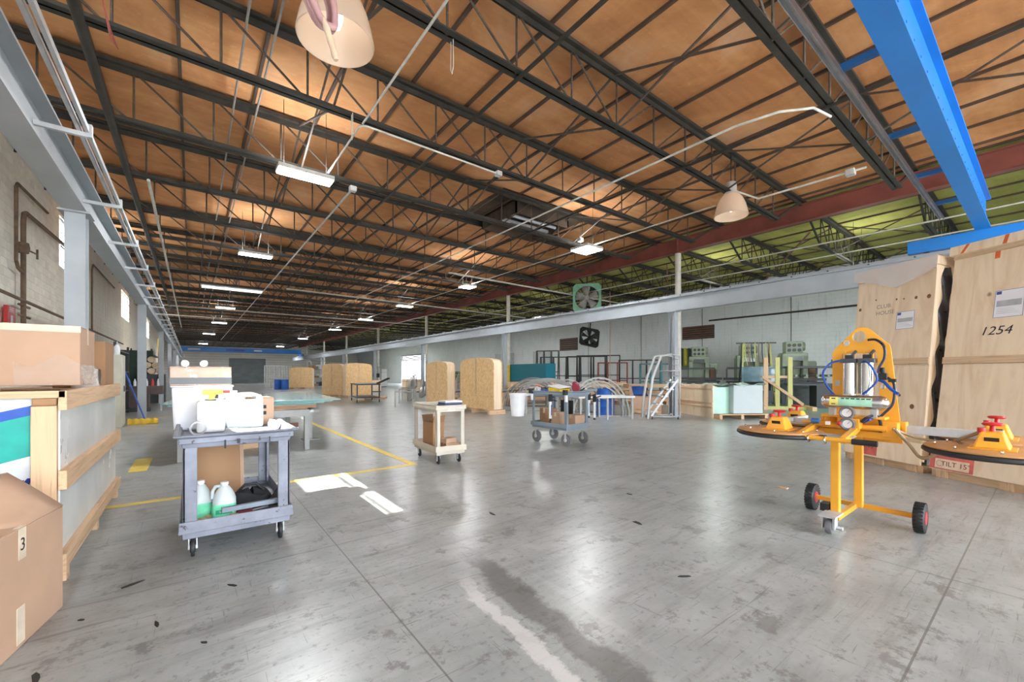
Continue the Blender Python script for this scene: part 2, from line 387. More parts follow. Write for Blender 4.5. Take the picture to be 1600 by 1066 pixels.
# far wall, with a wide dark truck opening; unseen back wall with two dock openings added to let daylight in
M_WF = m_block('far_wall', (.80,.78,.72), (.72,.70,.64), (.42,.40,.36))
w = MB(); w.bb(XL, 4.6, Y1, Y1+.22, 0, ZD+.1); w.bb(4.6, 9.6, Y1, Y1+.22, 3.9, ZD+.1); w.bb(9.6, XR, Y1, Y1+.22, 0, ZD+.1)
struct(w.build('wall_far', M_WF))
d = thing('door_2', '', 'door', (7.1, Y1, 0)); struct(d); del d['label']; del d['category']
M_GD = paint('grey_door_panel', (.16,.18,.18), .5, 0, .2, 1)
for k in range(8): MB().bb(-2.5, 2.5, -.02, .04, k*.4875, (k+1)*.4875).build('door_panel', M_GD, d)
w = MB(); y = Y0
w.bb(XL, -1.5, Y0-.22, Y0, 0, ZD+.1); w.bb(-1.5, 5.5, Y0-.22, Y0, 5.2, ZD+.1); w.bb(5.5, 8, Y0-.22, Y0, 0, ZD+.1); w.bb(8, 14, Y0-.22, Y0, 5.2, ZD+.1); w.bb(14, XR, Y0-.22, Y0, 0, ZD+.1)
struct(w.build('wall_back', M_WL))
for i, (a, b) in enumerate(((-1.5, 5.5), (8, 14))):  # tracks for the added openings, out of view, that admit sky light
    d = thing('door_%d' % (i+3), '', 'door', ((a+b)/2, Y0, 0)); struct(d); del d['label']; del d['category']
    h = (b-a)/2
    for s_ in (-1, 1): MB().bb(s_*h-.06, s_*h+.06, 0, .1, 0, 5.2).build('door_track', STEEL_GR, d)
# ------------------------------------------------------------------ ceiling: rust-orange deck boards on sub-purlins
M_DK = m_deck('orange_deck', (.76,.375,.165), (.53,.225,.09), (.86,.57,.37))
M_DG = m_deck('yellow_green_deck', (.48,.46,.13), (.34,.31,.09), (.58,.55,.24))
M_DB = m_deck('sooty_deck', (.16,.11,.08), (.07,.05,.04), (.25,.17,.12))
ce = struct(MB().bb(XL-.2, XR+.2, Y0-.2, Y1+.2, ZD+.06, ZD+.3).build('ceiling', STEEL_DK))
PX = [-3.465+1.1*k for k in range(0, 17)]
JS = 2.44; JY = [2.16+JS*k for k in range(-4, 32)]
HATCH = (7.65, 9.85, 9.75, 11.6)
pm = {}
for i in range(len(PX)):
    a = max(PX[i], XL); b = min(PX[i+1] if i+1 < len(PX) else GX, GX)
    for k in range(-2, 9):
        ya = 2.16+JS*k
        if a > 5 and a < 11.6 and False: continue
        wd = round(b-a-.03, 3)
        if wd < .05: continue
        if wd not in pm: pm[wd] = MB().bb(.015, wd+.015, .004, JS-.004, 0, .055).mesh('deck_panel', M_DK)
        put(pm[wd], 'deck_panel', ce, (a, ya, ZD))
bk = MB(); bk.bb(XL, GX, Y0, 2.16-2*JS, ZD, ZD+.055)
for i in range(len(PX)):
    a = max(PX[i], XL); b = min(PX[i+1] if i+1 < len(PX) else GX, GX)
    if b-a > .05: bk.bb(a+.015, b-.015, 2.16+JS*9, Y1, ZD, ZD+.055)
o = bk.build('deck_panels', M_DK, ce); o['kind'] = 'stuff'
gm = MB().bb(0, 1.085, .004, JS-.004, 0, .055).mesh('deck_panel', M_DG)
for i in range(9):
    for k in range(-2, 8): put(gm, 'deck_panel', ce, (GX+i*1.1, 2.16+JS*k, ZD))
bk = MB(); bk.bb(GX, XR, Y0, 2.16-2*JS, ZD, ZD+.055); bk.bb(GX, XR, 2.16+JS*8, Y1, ZD, ZD+.055)
o = bk.build('deck_panels', M_DG, ce); o['kind'] = 'stuff'
pu = MB().bb(-.025, .025, Y0, Y1, -.05, 0).mesh('purlin', paint('purlin_steel', (.10,.06,.04), .7, 0, .3, 3))
for x in PX[1:] + [GX+1.1*k for k in range(0, 10)]: put(pu, 'purlin', ce, (x, 0, ZD))
# ------------------------------------------------------------------ open-web roof joists
ZT, ZB = 6.47, 5.58
P0 = -1.88; NP = 14; PS = 1.1; PMID = 5.6
def chord(mb, xa, xb, z, gap=.022):
    for s_ in (-1, 1):                                       # a pair of angles back to back
        mb.bb(xa, xb, s_*gap/2 if s_ > 0 else -gap/2-.082, gap/2+.082 if s_ > 0 else -gap/2, z-.006, z+.006)
        mb.bb(xa, xb, min(s_*gap/2, s_*(gap/2+.008)), max(s_*gap/2, s_*(gap/2+.008)), z-.006 if z < 6 else z-.095, z+.09 if z < 6 else z+.006)
def joist_meshes():
    r = {}
    m = MB(); chord(m, XL+.05, GX, ZT+.02); m.bb(XL+.05, GX, -.085, .085, ZT+.03, ZT+.08); r['top_chord'] = m.mesh('top_chord', STEEL_DK)
    m = MB(); chord(m, P0, 12.75, ZB); r['bottom_chord'] = m.mesh('bottom_chord', STEEL_DK)
    m = MB().cyl((0,0,ZB), (0,0,ZT), .017, 6); r['v'] = m.mesh('web_vertical', STEEL_RD)
    m = MB().cyl((0,0,ZT), (PS,0,ZB), .018, 6); r['d1'] = m.mesh('web_diagonal', STEEL_RD)
    m = MB().cyl((0,0,ZB), (PS,0,ZT), .018, 6); r['d2'] = m.mesh('web_diagonal', STEEL_RD)
    m = MB().bar((XL+.25,0,ZT), (P0,0,ZB), .05, .05); r['e1'] = m.mesh('end_brace', STEEL_DK)
    m = MB().bar((12.6,0,ZB), (GX-.15,0,ZT), .05, .05); r['e2'] = m.mesh('end_brace', STEEL_DK)
    m = MB()
    for i in range(NP):
        x = P0+PS*i; m.cyl((x,0,ZB), (x,0,ZT), .017, 5)
        if i < NP-1:
            if x < PMID-.4: m.cyl((x,0,ZT), (x+PS,0,ZB), .018, 5)
            else: m.cyl((x,0,ZB), (x+PS,0,ZT), .018, 5)
    r['web'] = m.mesh('web', STEEL_RD)
    m = MB(); chord(m, GX, XR, ZT+.02); m.bb(GX, XR, -.085, .085, ZT+.03, ZT+.08); r['rt'] = m.mesh('top_chord', STEEL_DK)
    m = MB(); chord(m, GX+1.7, XR-1.7, ZB-.05); r['rb'] = m.mesh('bottom_chord', STEEL_DK)
    m = MB(); n = 8; xs = [GX+1.7+(XR-GX-3.4)*i/n for i in range(n+1)]
    for i, x in enumerate(xs):
        m.cyl((x,0,ZB-.05), (x,0,ZT), .017, 5)
        if i < n:
            if i < n/2: m.cyl((x,0,ZT), (xs[i+1],0,ZB-.05), .018, 5)
            else: m.cyl((x,0,ZB-.05), (xs[i+1],0,ZT), .018, 5)
    m.bar((GX+.2,0,ZT), (xs[0],0,ZB-.05), .05, .05); m.bar((XR-.2,0,ZT), (xs[-1],0,ZB-.05), .05, .05)
    r['rw'] = m.mesh('web', STEEL_DK)
    return r
JM = joist_meshes()
ORD = ['first','second','third','fourth','fifth','sixth','seventh','eighth','ninth','tenth','eleventh','twelfth']
for y in JY:
    n = round((y-2.16)/JS)
    if n < 0: lab, grp = 'black open-web roof joist behind or above the camera', 'roof joists behind the camera'
    elif n < 9: lab, grp = 'black open-web roof joist over the main bay, %s one ahead of the camera' % ORD[n], 'main bay roof joists'
    else: lab, grp = 'black open-web roof joist far down the main bay', 'far main bay roof joists'
    j = thing('roof_joist', lab, 'roof joist', (0, y, 0), 0, grp)
    for q in ('top_chord', 'bottom_chord'): put(JM[q], q, j)
    for q in ('e1', 'e2'): put(JM[q], 'end_brace', j)
    if 0 <= n < 7:
        for i in range(NP):
            x = P0+PS*i; put(JM['v'], 'web_vertical', j, (x,0,0))
            if i < NP-1: put(JM['d1' if x < PMID-.4 else 'd2'], 'web_diagonal', j, (x,0,0))
    else:
        put(JM['web'], 'web', j)
    if n >= -2:
        if n < 6: lab, grp = 'black open-web joist under the yellow-green roof, beyond the red girder, number %s from the right' % (ORD[n+2]), 'side bay roof joists'
        else: lab, grp = 'black open-web joist in the dark far part of the side bay', 'far side bay roof joists'
        j = thing('roof_joist', lab, 'roof joist', (0, y, 0), 0, grp)
        put(JM['rt'], 'top_chord', j); put(JM['rb'], 'bottom_chord', j); put(JM['rw'], 'web', j)
# crossed bridging between joists
b1 = MB().bar((0, .06, ZB+.02), (0, JS-.06, ZT-.02), .03, .03).mesh('brace', STEEL_RD)
b2 = MB().bar((0, .06, ZT-.02), (0, JS-.06, ZB+.02), .03, .03).mesh('brace', STEEL_RD)
for x in (1.75, 5.7, 9.7):
    for k in range(-1, 24):
        t = thing('cross_bridging', 'pair of crossed dark steel rods bracing two neighbouring main bay joists', 'bracing', (x, 2.16+JS*k, 0), 0, 'crossed bridging rods')
        put(b1, 'brace', t); put(b2, 'brace', t, (.035,0,0))
for x in (17.6, 21.2):
    for k in range(0, 8):
        t = thing('cross_bridging', 'pair of crossed steel rods bracing joists under the yellow-green roof', 'bracing', (x, 2.16+JS*k, 0), 0, 'crossed bridging in side bay')
        put(b1, 'brace', t); put(b2, 'brace', t, (.035,0,0))
for x in (3.66, 7.9):
    tag(MB().bar((x, -4, ZB-.04), (x, 60, ZB-.04), .04, .04).build('bridging_angle', STEEL_DK), 'long thin angle running under the joist bottom chords, %s' % ('left of the soot-stained hatch' if x < 5 else 'under the soot-stained hatch'), 'bracing')
def ibeam_y(mb, x, y0, y1, zb, zt, wf, tf=.022, tw=.014):
    mb.bb(x-wf/2, x+wf/2, y0, y1, zb, zb+tf); mb.bb(x-wf/2, x+wf/2, y0, y1, zt-tf, zt); mb.bb(x-tw/2, x+tw/2, y0, y1, zb+tf, zt-tf)
# ------------------------------------------------------------------ red girder and its pipe columns
g = thing('roof_girder', 'long red oxide steel girder carrying the joists down the middle of the building', 'girder', (GX, 0, 0))
m = MB(); m.bb(-.007, .007, Y0, Y1, 5.94, 6.41); m.build('web', RED_OX, g)
MB().bb(-.12, .12, Y0, Y1, 5.915, 5.94).build('bottom_flange', RED_OX, g); MB().bb(-.12, .12, Y0, Y1, 6.41, 6.435).build('top_flange', RED_OX, g)
st = MB().bb(-.10, .10, -.006, .006, 5.94, 6.41).mesh('stiffener', RED_OX)
CY = [-2.0, 8.6, 19.2, 29.8, 40.4, 51.0, 61.6, 72.2]
for y in CY: put(st, 'stiffener', g, (0, y, 0))
COLN = ['off white round pipe column out of view behind the camera', 'off white round pipe column standing behind the grey column nearest the lidless wooden crate', 'white round pipe column with a yellow band, right of the tall arched crates', 'white round pipe column behind the left of the two nearest arched crates',
        'white pipe column, fourth along the red girder line', 'white pipe column, fifth along the red girder line', 'white pipe column, sixth along the red girder line', 'white pipe column, farthest along the red girder line']
for i, y in enumerate(CY):
    t = thing('pipe_column', COLN[i], 'column', (GX, y, 0))
    MB().cyl((0,0,1.9), (0,0,5.90), .11, 16).build('shaft', WHITE_P, t); MB().cyl((0,0,0.02), (0,0,1.9), .112, 16).build('yellow_band', YELLOW if i == 2 else WHITE_P, t)
    MB().bb(-.17, .17, -.17, .17, 0, .02).build('base_plate', STEEL_GR, t); MB().bb(-.15, .15, -.15, .15, 5.89, 5.915).build('cap_plate', RED_OX, t)
# ------------------------------------------------------------------ crane runways
ZRB, ZRT = 3.32, 3.77
def runway(x, label, side):
    t = thing('runway_beam', label, 'crane runway', (x, 0, 0))
    MB().bb(-.11, .11, Y0+.5, 70, ZRB, ZRB+.026).build('bottom_flange', STEEL_GR, t)
    MB().bb(-.008, .008, Y0+.5, 70, ZRB+.026, ZRT-.024).build('web', STEEL_GR, t)
    MB().bb(-.12, .12, Y0+.5, 70, ZRT-.024, ZRT).build('top_flange', STEEL_GR, t)
    MB().bb(-.03, .03, Y0+.5, 70, ZRT, ZRT+.07).build('rail', STEEL_GR, t)
    cm = MB().bb(-.018, .018, -.012, .012, 0, .035).mesh('clip', STEEL_DK)
    for k in range(44):
        for s_ in (-1, 1): put(cm, 'rail_clip', t, (s_*.075, -2+k*.75, ZRT))
    return t
runway(-1.12, 'grey steel crane runway beam along the left block wall', -1)
runway(12.0, 'grey steel crane runway beam crossing in front of the white side bay wall', 1)
def grey_column(x, y, label):
    t = thing('steel_column', label, 'column', (x, y, 0))
    MB().bb(-.09, .09, -.11, -.096, .02, ZRB-.02).build('flange', STEEL_GR, t); MB().bb(-.09, .09, .096, .11, .02, ZRB-.02).build('flange', STEEL_GR, t)
    MB().bb(-.006, .006, -.096, .096, .02, ZRB-.02).build('web', STEEL_GR, t)
    MB().bb(-.18, .18, -.18, .18, 0, .02).build('base_plate', STEEL_GR, t); MB().bb(-.14, .14, -.16, .16, ZRB-.02, ZRB).build('cap_plate', STEEL_GR, t)
    return t
LN = ['grey steel column nearest the camera under the left runway, behind the cardboard boxes', 'grey steel column under the left runway beside the beige cabinet and blue broom', 'third grey steel column along the left runway, behind the brown desk', 'fourth grey steel column along the left runway', 'fifth grey steel column along the left runway', 'sixth grey steel column along the left runway']
for n, y in enumerate((7.3, 15.7, 25, 34, 43, 52)): grey_column(-1.12, y, LN[n])
RN = ['pale grey steel column under the right runway beside the rolling stairs', 'pale grey steel column under the right runway beside the yellow banded pipe', 'pale grey steel column under the right runway, left of the two nearest arched crates', 'fourth grey column along the right runway', 'fifth grey column along the right runway', 'sixth grey column along the right runway']
for n, y in enumerate((7.28, 16.2, 25.2, 34.2, 43.2, 52.2)): grey_column(12.0, y, RN[n])
# conductor bar on brackets along the left runway
t = thing('conductor_bar', 'bright double steel conductor rail on brackets along the left runway', 'rail', (-.80, 0, 0))
for s_ in (-.028, .028): MB().bb(s_-.014, s_+.014, -2, 68, 3.60, 3.65).build('rail', GALV, t)
br = MB(); br.bb(-.34, .06, -.02, .02, 3.56, 3.60); br.bb(.03, .06, -.03, .03, 3.56, 3.68); br = br.mesh('bracket', GALV)
for k in range(18): put(br, 'bracket', t, (0, 1.3+2.1*k, 0))
# ------------------------------------------------------------------ bridge cranes
def crane(y, label, near):
    t = thing('bridge_crane', label, 'crane', (0, y, 0))
    gmb = MB(); gmb.bb(-1.1, 11.98, -.10, .10, 4.11, 4.14); gmb.bb(-1.1, 11.98, -.035, .035, 4.14, 4.66); gmb.bb(-1.1, 11.98, -.10, .10, 4.66, 4.69)
    gmb.build('girder', BLUE, t)
    for x in (-1.12, 12.0):
        e = MB().bb(x-.10, x+.10, -1.3, 1.05, ZRT+.09, 4.11).build('end_truck', BLUE, t)
        for s_ in (-1.0, .78):
            MB().cyl((x-.05, s_, ZRT+.16), (x+.05, s_, ZRT+.16), .085, 16).build('wheel', STEEL_DK, e)
        bl = MB()
        for (u, v_) in ((-.04,-.03), (.04,-.03), (-.04,.03), (.04,.03)): bl.cyl((x-.115, .82+u, 3.99+v_), (x-.10, .82+u, 3.99+v_), .014, 8)
        bl.build('bolts', BLUE, e)
    if near:
        tr = MB(); tr.bb(-.9, 11.8, .50, .56, 4.46, 4.468); tr.bb(-.9, 11.8, .50, .506, 4.40, 4.46); tr.bb(-.9, 11.8, .554, .56, 4.40, 4.46)
        tr.build('festoon_track', GALV, t)
        for x in (3.0, 5.3, 7.35, 9.15, 10.9): MB().bb(x-.035, x+.035, .035, .55, 4.468, 4.53).build('track_arm', BLUE, t)
        bo = MB()
        for k in range(26):
            x = 4.2+k*.3; bo.cyl((x, -.106, 4.155), (x, -.10, 4.155), .012, 6)
        bo.build('bolts', BLUE, t)
    else:
        for x0, x1, nm in ((-.4, .8, 'placard'), (6.4, 7.3, 'placard')): MB().bb(x0, x1, -.045, -.036, 4.32, 4.50).build(nm, PAPER, t)
        MB().bb(3.4, 5.4, -.045, -.036, 4.30, 4.52).build('name_plate', paint('navy_print', (.05,.07,.30), .5), t)
    return t
crane(.81, 'blue overhead bridge crane spanning above the right foreground', True)
crane(63.5, 'blue overhead bridge crane at the far end of the hall', False)
# ================================================================== LAMPS, PIPES, ROOF GEAR
LENS = emit('led_lens', (1, .97, .92), 26)
M_LAMPB = paint('lamp_body', (.62,.62,.60), .4)
def area(name, parent, loc, rot, sx, sy, w, col=(.90,.96,1)):
    d = bpy.data.lights.new(name, 'AREA'); d.shape = 'RECTANGLE'; d.size = sx; d.size_y = sy; d.energy = w; d.color = col
    o = bpy.data.objects.new(name, d); COL.objects.link(o); o.parent = parent; o.location = loc; o.rotation_euler = rot
def led(x, y, label, sx=.95, sy=.36, w=1.0, group=None):
    t = thing('highbay_light', label, 'ceiling light', (x, y, 5.22), 0, group)
    MB().bb(-sx/2, sx/2, -sy/2, sy/2, .02, .10).build('housing', M_LAMPB, t, bevel=.01)
    MB().bb(-sx/2+.02, sx/2-.02, -sy/2+.02, sy/2-.02, 0, .02).build('lens', LENS, t)
    for s_ in (-1, 1): MB().cyl((s_*sx*.38, 0, .10), (s_*sx*.38, 0, ZD-5.22), .006, 6).build('hanger', STEEL_DK, t)
    area('lamp_down', t, (0,0,-.02), (0,0,0), sx, sy, LED_W*w); area('ceiling_fill', t, (0,0,.13), (math.pi,0,0), sx, sy, CEIL_FILL*min(w, 1.0))  # second lamp is an added upward fill that brightens the ceiling
    return t
led(1.77, 8.95, 'brightest panel light at left, hanging nearest the camera', 1.0, .36, 1.5)
led(1.65, 15.9, 'second panel light along the left lamp row', w=1.4)
led(1.56, 29.6, 'third lit panel light along the left lamp row, past the twin tube lamp')
led(1.64, 38.4, 'fourth lit panel light along the left lamp row')
led(1.3, 49.5, 'small far panel light along the left lamp row', w=1.6); led(1.14, 66, 'far panel light along the left lamp row by the blue crane', w=4.5)
led(9.8, 8.9, 'round-looking bright panel light at right of the roof hatch, nearest of the right lamp row', .72, .72)
led(9.72, 15.9, 'second panel light along the right lamp row', .6, .6)
led(9.64, 22.6, 'third panel light along the right lamp row', .9, .4)
led(9.8, 29.8, 'fourth panel light along the right lamp row'); led(9.9, 38.2, 'fifth panel light along the right lamp row'); led(9.6, 50, 'sixth panel light along the right lamp row', w=1.6); led(9.8, 66, 'farthest panel light along the right lamp row', w=4.5)
for x in (1.65, 9.8): led(x, -3.2, 'panel light behind the camera', .95, .36, 1.0, 'lights behind the camera')
# twin tube lamp, glowing dimly
t = thing('tube_lamp', 'long twin tube strip lamp between the panel lights of the left row', 'ceiling light', (1.5, 23.2, 5.28))
MB().bb(-1.2, 1.2, -.18, .18, .03, .09).build('housing', M_LAMPB, t, bevel=.01)
for s_ in (-1, 1): MB().cyl((s_, 0, .09), (s_, 0, ZD-5.28), .006, 6).build('hanger', STEEL_DK, t)
TUBE = emit('dim_tube', (.95,1,.92), 2.5)
for s_ in (-.09, .09): MB().cyl((-1.15, s_, 0), (1.15, s_, 0), .03, 10).build('tube', TUBE, t)
# side bay fixtures
M_TROF = emit('troffer_lens', (.8,1,.86), 1.6)
SIDE = [(18.6, 9.2), (18.6, 4.2), (18.2, 20.2), (19.5, 27.5), (19.5, 38), (19.5, 49), (19.5, 60)]
SN = ['greenish white troffer panel under the side bay roof, above the pale green machines', 'greenish white troffer panel under the side bay roof, nearest the leaning crates', 'strip lamp in the side bay behind the yellow banded pipe column', 'strip lamp in the side bay, fourth from the leaning crates', 'strip lamp in the side bay, fifth from the leaning crates', 'strip lamp in the side bay, sixth from the leaning crates', 'farthest strip lamp in the side bay']
for i, (x, y) in enumerate(SIDE):
    t = thing('troffer_light', SN[i], 'ceiling light', (x, y, 5.0))
    MB().bb(-.62, .62, -.32, .32, .02, .10).build('housing', M_LAMPB, t, bevel=.01); MB().bb(-.58, .58, -.28, .28, 0, .02).build('lens', M_TROF if i < 2 else LENS, t)
    for s_ in (-1, 1): MB().cyl((s_*.5, 0, .1), (s_*.5, 0, ZD-5.0), .006, 6).build('hanger', STEEL_DK, t)
    area('lamp_down', t, (0,0,-.02), (0,0,0), 1.1, .5, LED_W*(1.1 if i < 2 else .8), (.93,1,.96)); area('ceiling_fill', t, (0,0,.13), (math.pi,0,0), 1.1, .5, CEIL_FILL*(.9 if i < 2 else .25), (.93,1,.90))  # upward lamp here is likewise fill added for the side bay deck
# acrylic dome lamps
def acrylic():
    k = NT('acrylic_dome'); out = k.t.nodes['Material Output']; k.set(Base_Color=(.88,.74,.60), Roughness=.18); k.b.inputs['Transmission Weight'].default_value = 0
    tl = k.n('ShaderNodeBsdfTranslucent'); tl.inputs[0].default_value = (.95,.80,.66,1); mx = k.n('ShaderNodeMixShader'); mx.inputs[0].default_value = .35
    k.l(k.b.outputs[0], mx.inputs[1]); k.l(tl.outputs[0], mx.inputs[2]); k.l(mx.outputs[0], out.inputs[0]); return k.m
DOME = acrylic()
def dome(x, y, z, r, label):
    t = thing('dome_light', label, 'ceiling light', (x, y, z))
    pr = [(r*1.0, 0), (r*1.01, .01), (r*.985, .06), (r*.93, .16), (r*.84, .28), (r*.70, .40), (r*.52, .49), (r*.36, .54)]
    MB().lathe([(a, b*r/.36) for a, b in pr], 40).build('shade', DOME, t, solid=.006)
    h = .54*r/.36
    MB().lathe([(.001, h+.26), (.10, h+.26), (.12, h+.22), (.12, h+.05), (.15, h), (.15, h-.02), (.001, h-.02)], 20).build('ballast_housing', M_LAMPB, t)
    MB().lathe([(.001, h-.42), (.04, h-.40), (.065, h-.30), (.065, h-.14), (.04, h-.06), (.04, h)], 16).build('bulb', emit('dome_bulb', (1,.98,.95), 3.0), t)
    MB().cyl((0,0,h+.26), (0,0,ZD-z), .012, 8).build('hanger', STEEL_DK, t)
    return t
dome(1.15, 4.40, 4.70, .36, 'large translucent dome lamp overhead beside the hanging pink hose coil')
dome(9.95, 4.57, 5.02, .355, 'peach translucent dome lamp hanging in front of the red girder')
dome(18.8, 24.5, 4.6, .34, 'small white dome lamp far in the side bay, seen under the right runway')
dome(17.5, 17.0, 4.3, .22, 'small bulb lamp beside the black wall fan in the side bay')
# pink hose coil hanging by the dome
t = thing('hose_coil', 'pink rubber hose hung in a tight loop beside the near dome lamp', 'hose', (.745, 3.44, 4.31))
M_HOSE = paint('pink_hose', (.62,.36,.36), .35, 0, .2, 6)
for k, (rr, off) in enumerate(((.30, 0), (.26, .045), (.31, -.05))):
    pts = [(math.sin(2*math.pi*i/32)*rr*-.35 + math.cos(2*math.pi*i/32)*.085*.94, off + .01*math.sin(i), math.sin(2*math.pi*i/32)*rr*.94 + math.cos(2*math.pi*i/32)*.085*.35) for i in range(32)]
    MB().tube(pts, .026, 10, closed=True).build('loop', M_HOSE, t)
MB().tube([(.05,-.06,-.25), (.07,-.06,-.32), (.085,-.06,-.36), (.10,-.06,-.40), (.115,-.06,-.45), (.13,-.06,-.50), (.14,-.06,-.53)], [.012,.026,.022,.028,.022,.027,.018], 10).build('taped_tail', paint('tan_tape', (.72,.52,.36), .6), t)
MB().cyl((-.1,0,.28), (-.1,.0,ZD-4.31), .01, 6).build('hanger', STEEL_DK, t)
# conduits
CW = paint('white_conduit', (.74,.72,.66), .4)
def pipe(name, label, pts, r, mat, cat='pipe', fit=None, n=10):
    if fit is None: return tag(MB().tube(pts, r, n).build(name, mat), label, cat)
    t = thing(name, label, cat, pts[0]); o = Vector(pts[0])
    MB().tube([Vector(p)-o for p in pts], r, n).build('run', mat, t)
    for p, d in fit:
        q = Vector(p)-o; MB().box(q, (d, d, d*.8)).build('junction_box', M_LAMPB, t, bevel=.01)
    return t
def arc(c, r, a0, a1, pl, n=6):
    out = []
    for i in range(n+1):
        a = R(a0+(a1-a0)*i/n); u, v_ = r*math.cos(a), r*math.sin(a)
        out.append((c[0]+u, c[1]+v_, c[2]) if pl == 'xy' else ((c[0]+u, c[1], c[2]+v_) if pl == 'xz' else (c[0], c[1]+u, c[2]+v_)))
    return out
pipe('conduit', 'white conduit bending beside a joist and ending at a box, past the near dome lamp', [(2.2, 9.0, 5.46), (2.2, 7.05, 5.46)] + arc((2.32, 7.05, 5.46), .12, 180, 270, 'xy') + [(4.95, 6.93, 5.46)], .016, CW, 'conduit', [((4.98, 6.93, 5.46), .12)])
pipe('conduit', 'straight white conduit running overhead past the near dome lamp', [(2.22, 1.2, 5.46), (2.22, 6.9, 5.46)], .016, CW, 'conduit', [])
pipe('conduit', 'thin long grey conduit running down the hall beside the left lamp row', [(2.8, 9.4, 5.43), (2.72, 60, 5.43)], .022, GALV, 'conduit', [((2.82, 9.45, 5.45), .14)])
pipe('conduit', 'long bright white conduit under the sooty hatch, bent up at its near end', [(8.15, 2.18, 5.5), (7.6, 2.25, 5.46), (7.25, 2.6, 5.44), (7.1, 3.2, 5.44), (7.1, 26, 5.44)], .02, CW, 'conduit', [])
pipe('conduit', 'white conduit feeding the peach dome lamp, with a round box', [(10.6, 2.25, 5.46), (10.5, 4.2, 5.46), (10.14, 4.55, 5.66)], .022, CW, 'conduit', [((10.58, 2.5, 5.44), .15)])
pipe('conduit', 'thin conduit at the right lamp row running down the hall', [(10.1, 5, 5.46), (10.1, 60, 5.46)], .016, CW, 'conduit', [((9.4, 8.8, 5.46), .14)])
pipe('sprinkler_pipe', 'thick dark sprinkler pipe hung under the joists above the left runway', [(-1.03, -3, 5.42), (-1.03, 34, 5.42)], .055, STEEL_DK, 'pipe', None, 14)
pipe('sprinkler_pipe', 'grey sprinkler branch pipe next to the thick dark pipe above the left runway', [(-.72, 11.5, 5.40), (-.72, 46, 5.40)], .03, WHITE_P)
for i, x in enumerate((.62, .98)): pipe('sprinkler_pipe', 'thin grey pipe running away overhead, %s of two left of the near dome lamp' % ('left' if i == 0 else 'right'), [(x, -2, 6.38), (x, 40, 6.38)], .018, paint('grey_pipe', (.30,.27,.24), .5))
for i, (y, xa, xb) in enumerate(((36.2, -2.6, 14), (31.4, -2.6, 14), (21.9, 3.5, 18), (14.5, 8, 23))):
    pipe('sprinkler_pipe', ['pale sprinkler main crossing the hall, far behind the strip lamp', 'pale sprinkler main crossing the hall, nearer of the two far ones', 'pale pipe crossing above the arched crates', 'pale pipe crossing above the right runway by the green fan'][i], [(xa, y, 5.36), (xb, y, 5.20 if i > 1 else 5.36)], .035, WHITE_P)
for i, (x, za, zb) in enumerate(((15.3, 5.35, 5.35), (16.4, 5.2, 5.2), (17.9, 5.05, 5.05))):
    pipe('sprinkler_pipe', 'thin pale pipe under the yellow-green roof, %s from the red girder' % ORD[i], [(x, -2, za), (x, 30, zb)], .022, WHITE_P)
pipe('sprinkler_pipe', 'dark rusty pipe along the top of the white side bay wall', [(24.45, 1, 4.55), (24.45, 12.5, 4.55)], .05, STEEL_DK)
for i, y in enumerate((4.6, 8.2, 12.9, 17.2, 22)):
    pipe('wall_conduit', 'thin vertical dark conduit on the white side bay wall, %s from the leaning crates' % ORD[i], [(24.4, y, 1.0), (24.4, y, 5.6)], .035 if i == 0 else .016, STEEL_DK)
for i, y in enumerate((4.6, 9.5)):
    pipe('rust_brace', 'rust brown diagonal rod under the yellow-green roof, %s one' % ORD[i], [(15.2, y, 5.75), (22.5, y+4.5, 5.6)], .028, RED_OX)
# roof hatch: sooty box set into the deck
hx0, hx1, hy0, hy1 = HATCH
t = thing('roof_hatch', 'soot blackened open roof hatch among the orange deck boards', 'roof hatch', ((hx0+hx1)/2, (hy0+hy1)/2, ZD))
a, b = (hx1-hx0)/2, (hy1-hy0)/2
for (p, q, r0, r1) in ((-a, a, -b, -b+.05), (-a, a, b-.05, b), (-a, -a+.05, -b, b), (a-.05, a, -b, b)): MB().bb(p, q, r0, r1, -.42, -.01).build('curb', M_DB, t)
MB().bb(-a, a, -b, b, -.05, -.012).build('soot_plate', M_DB, t)
MB().bb(-a-.7, a+.8, -b-.35, b+.4, -.010, -.002).build('soot_stain', M_DB, t)
MB().cyl((-.6, .1, -.3), (.3, .1, -.3), .16, 18).build('motor', paint('sooty_metal', (.12,.11,.11), .35, .6), t)
MB().bb(-1.0, 1.0, -.06, .06, -.36, -.28).build('crossbar', GALV, t); MB().cyl((-.9, -.5, -.34), (.9, -.5, -.34), .05, 10).build('actuator', GALV, t)
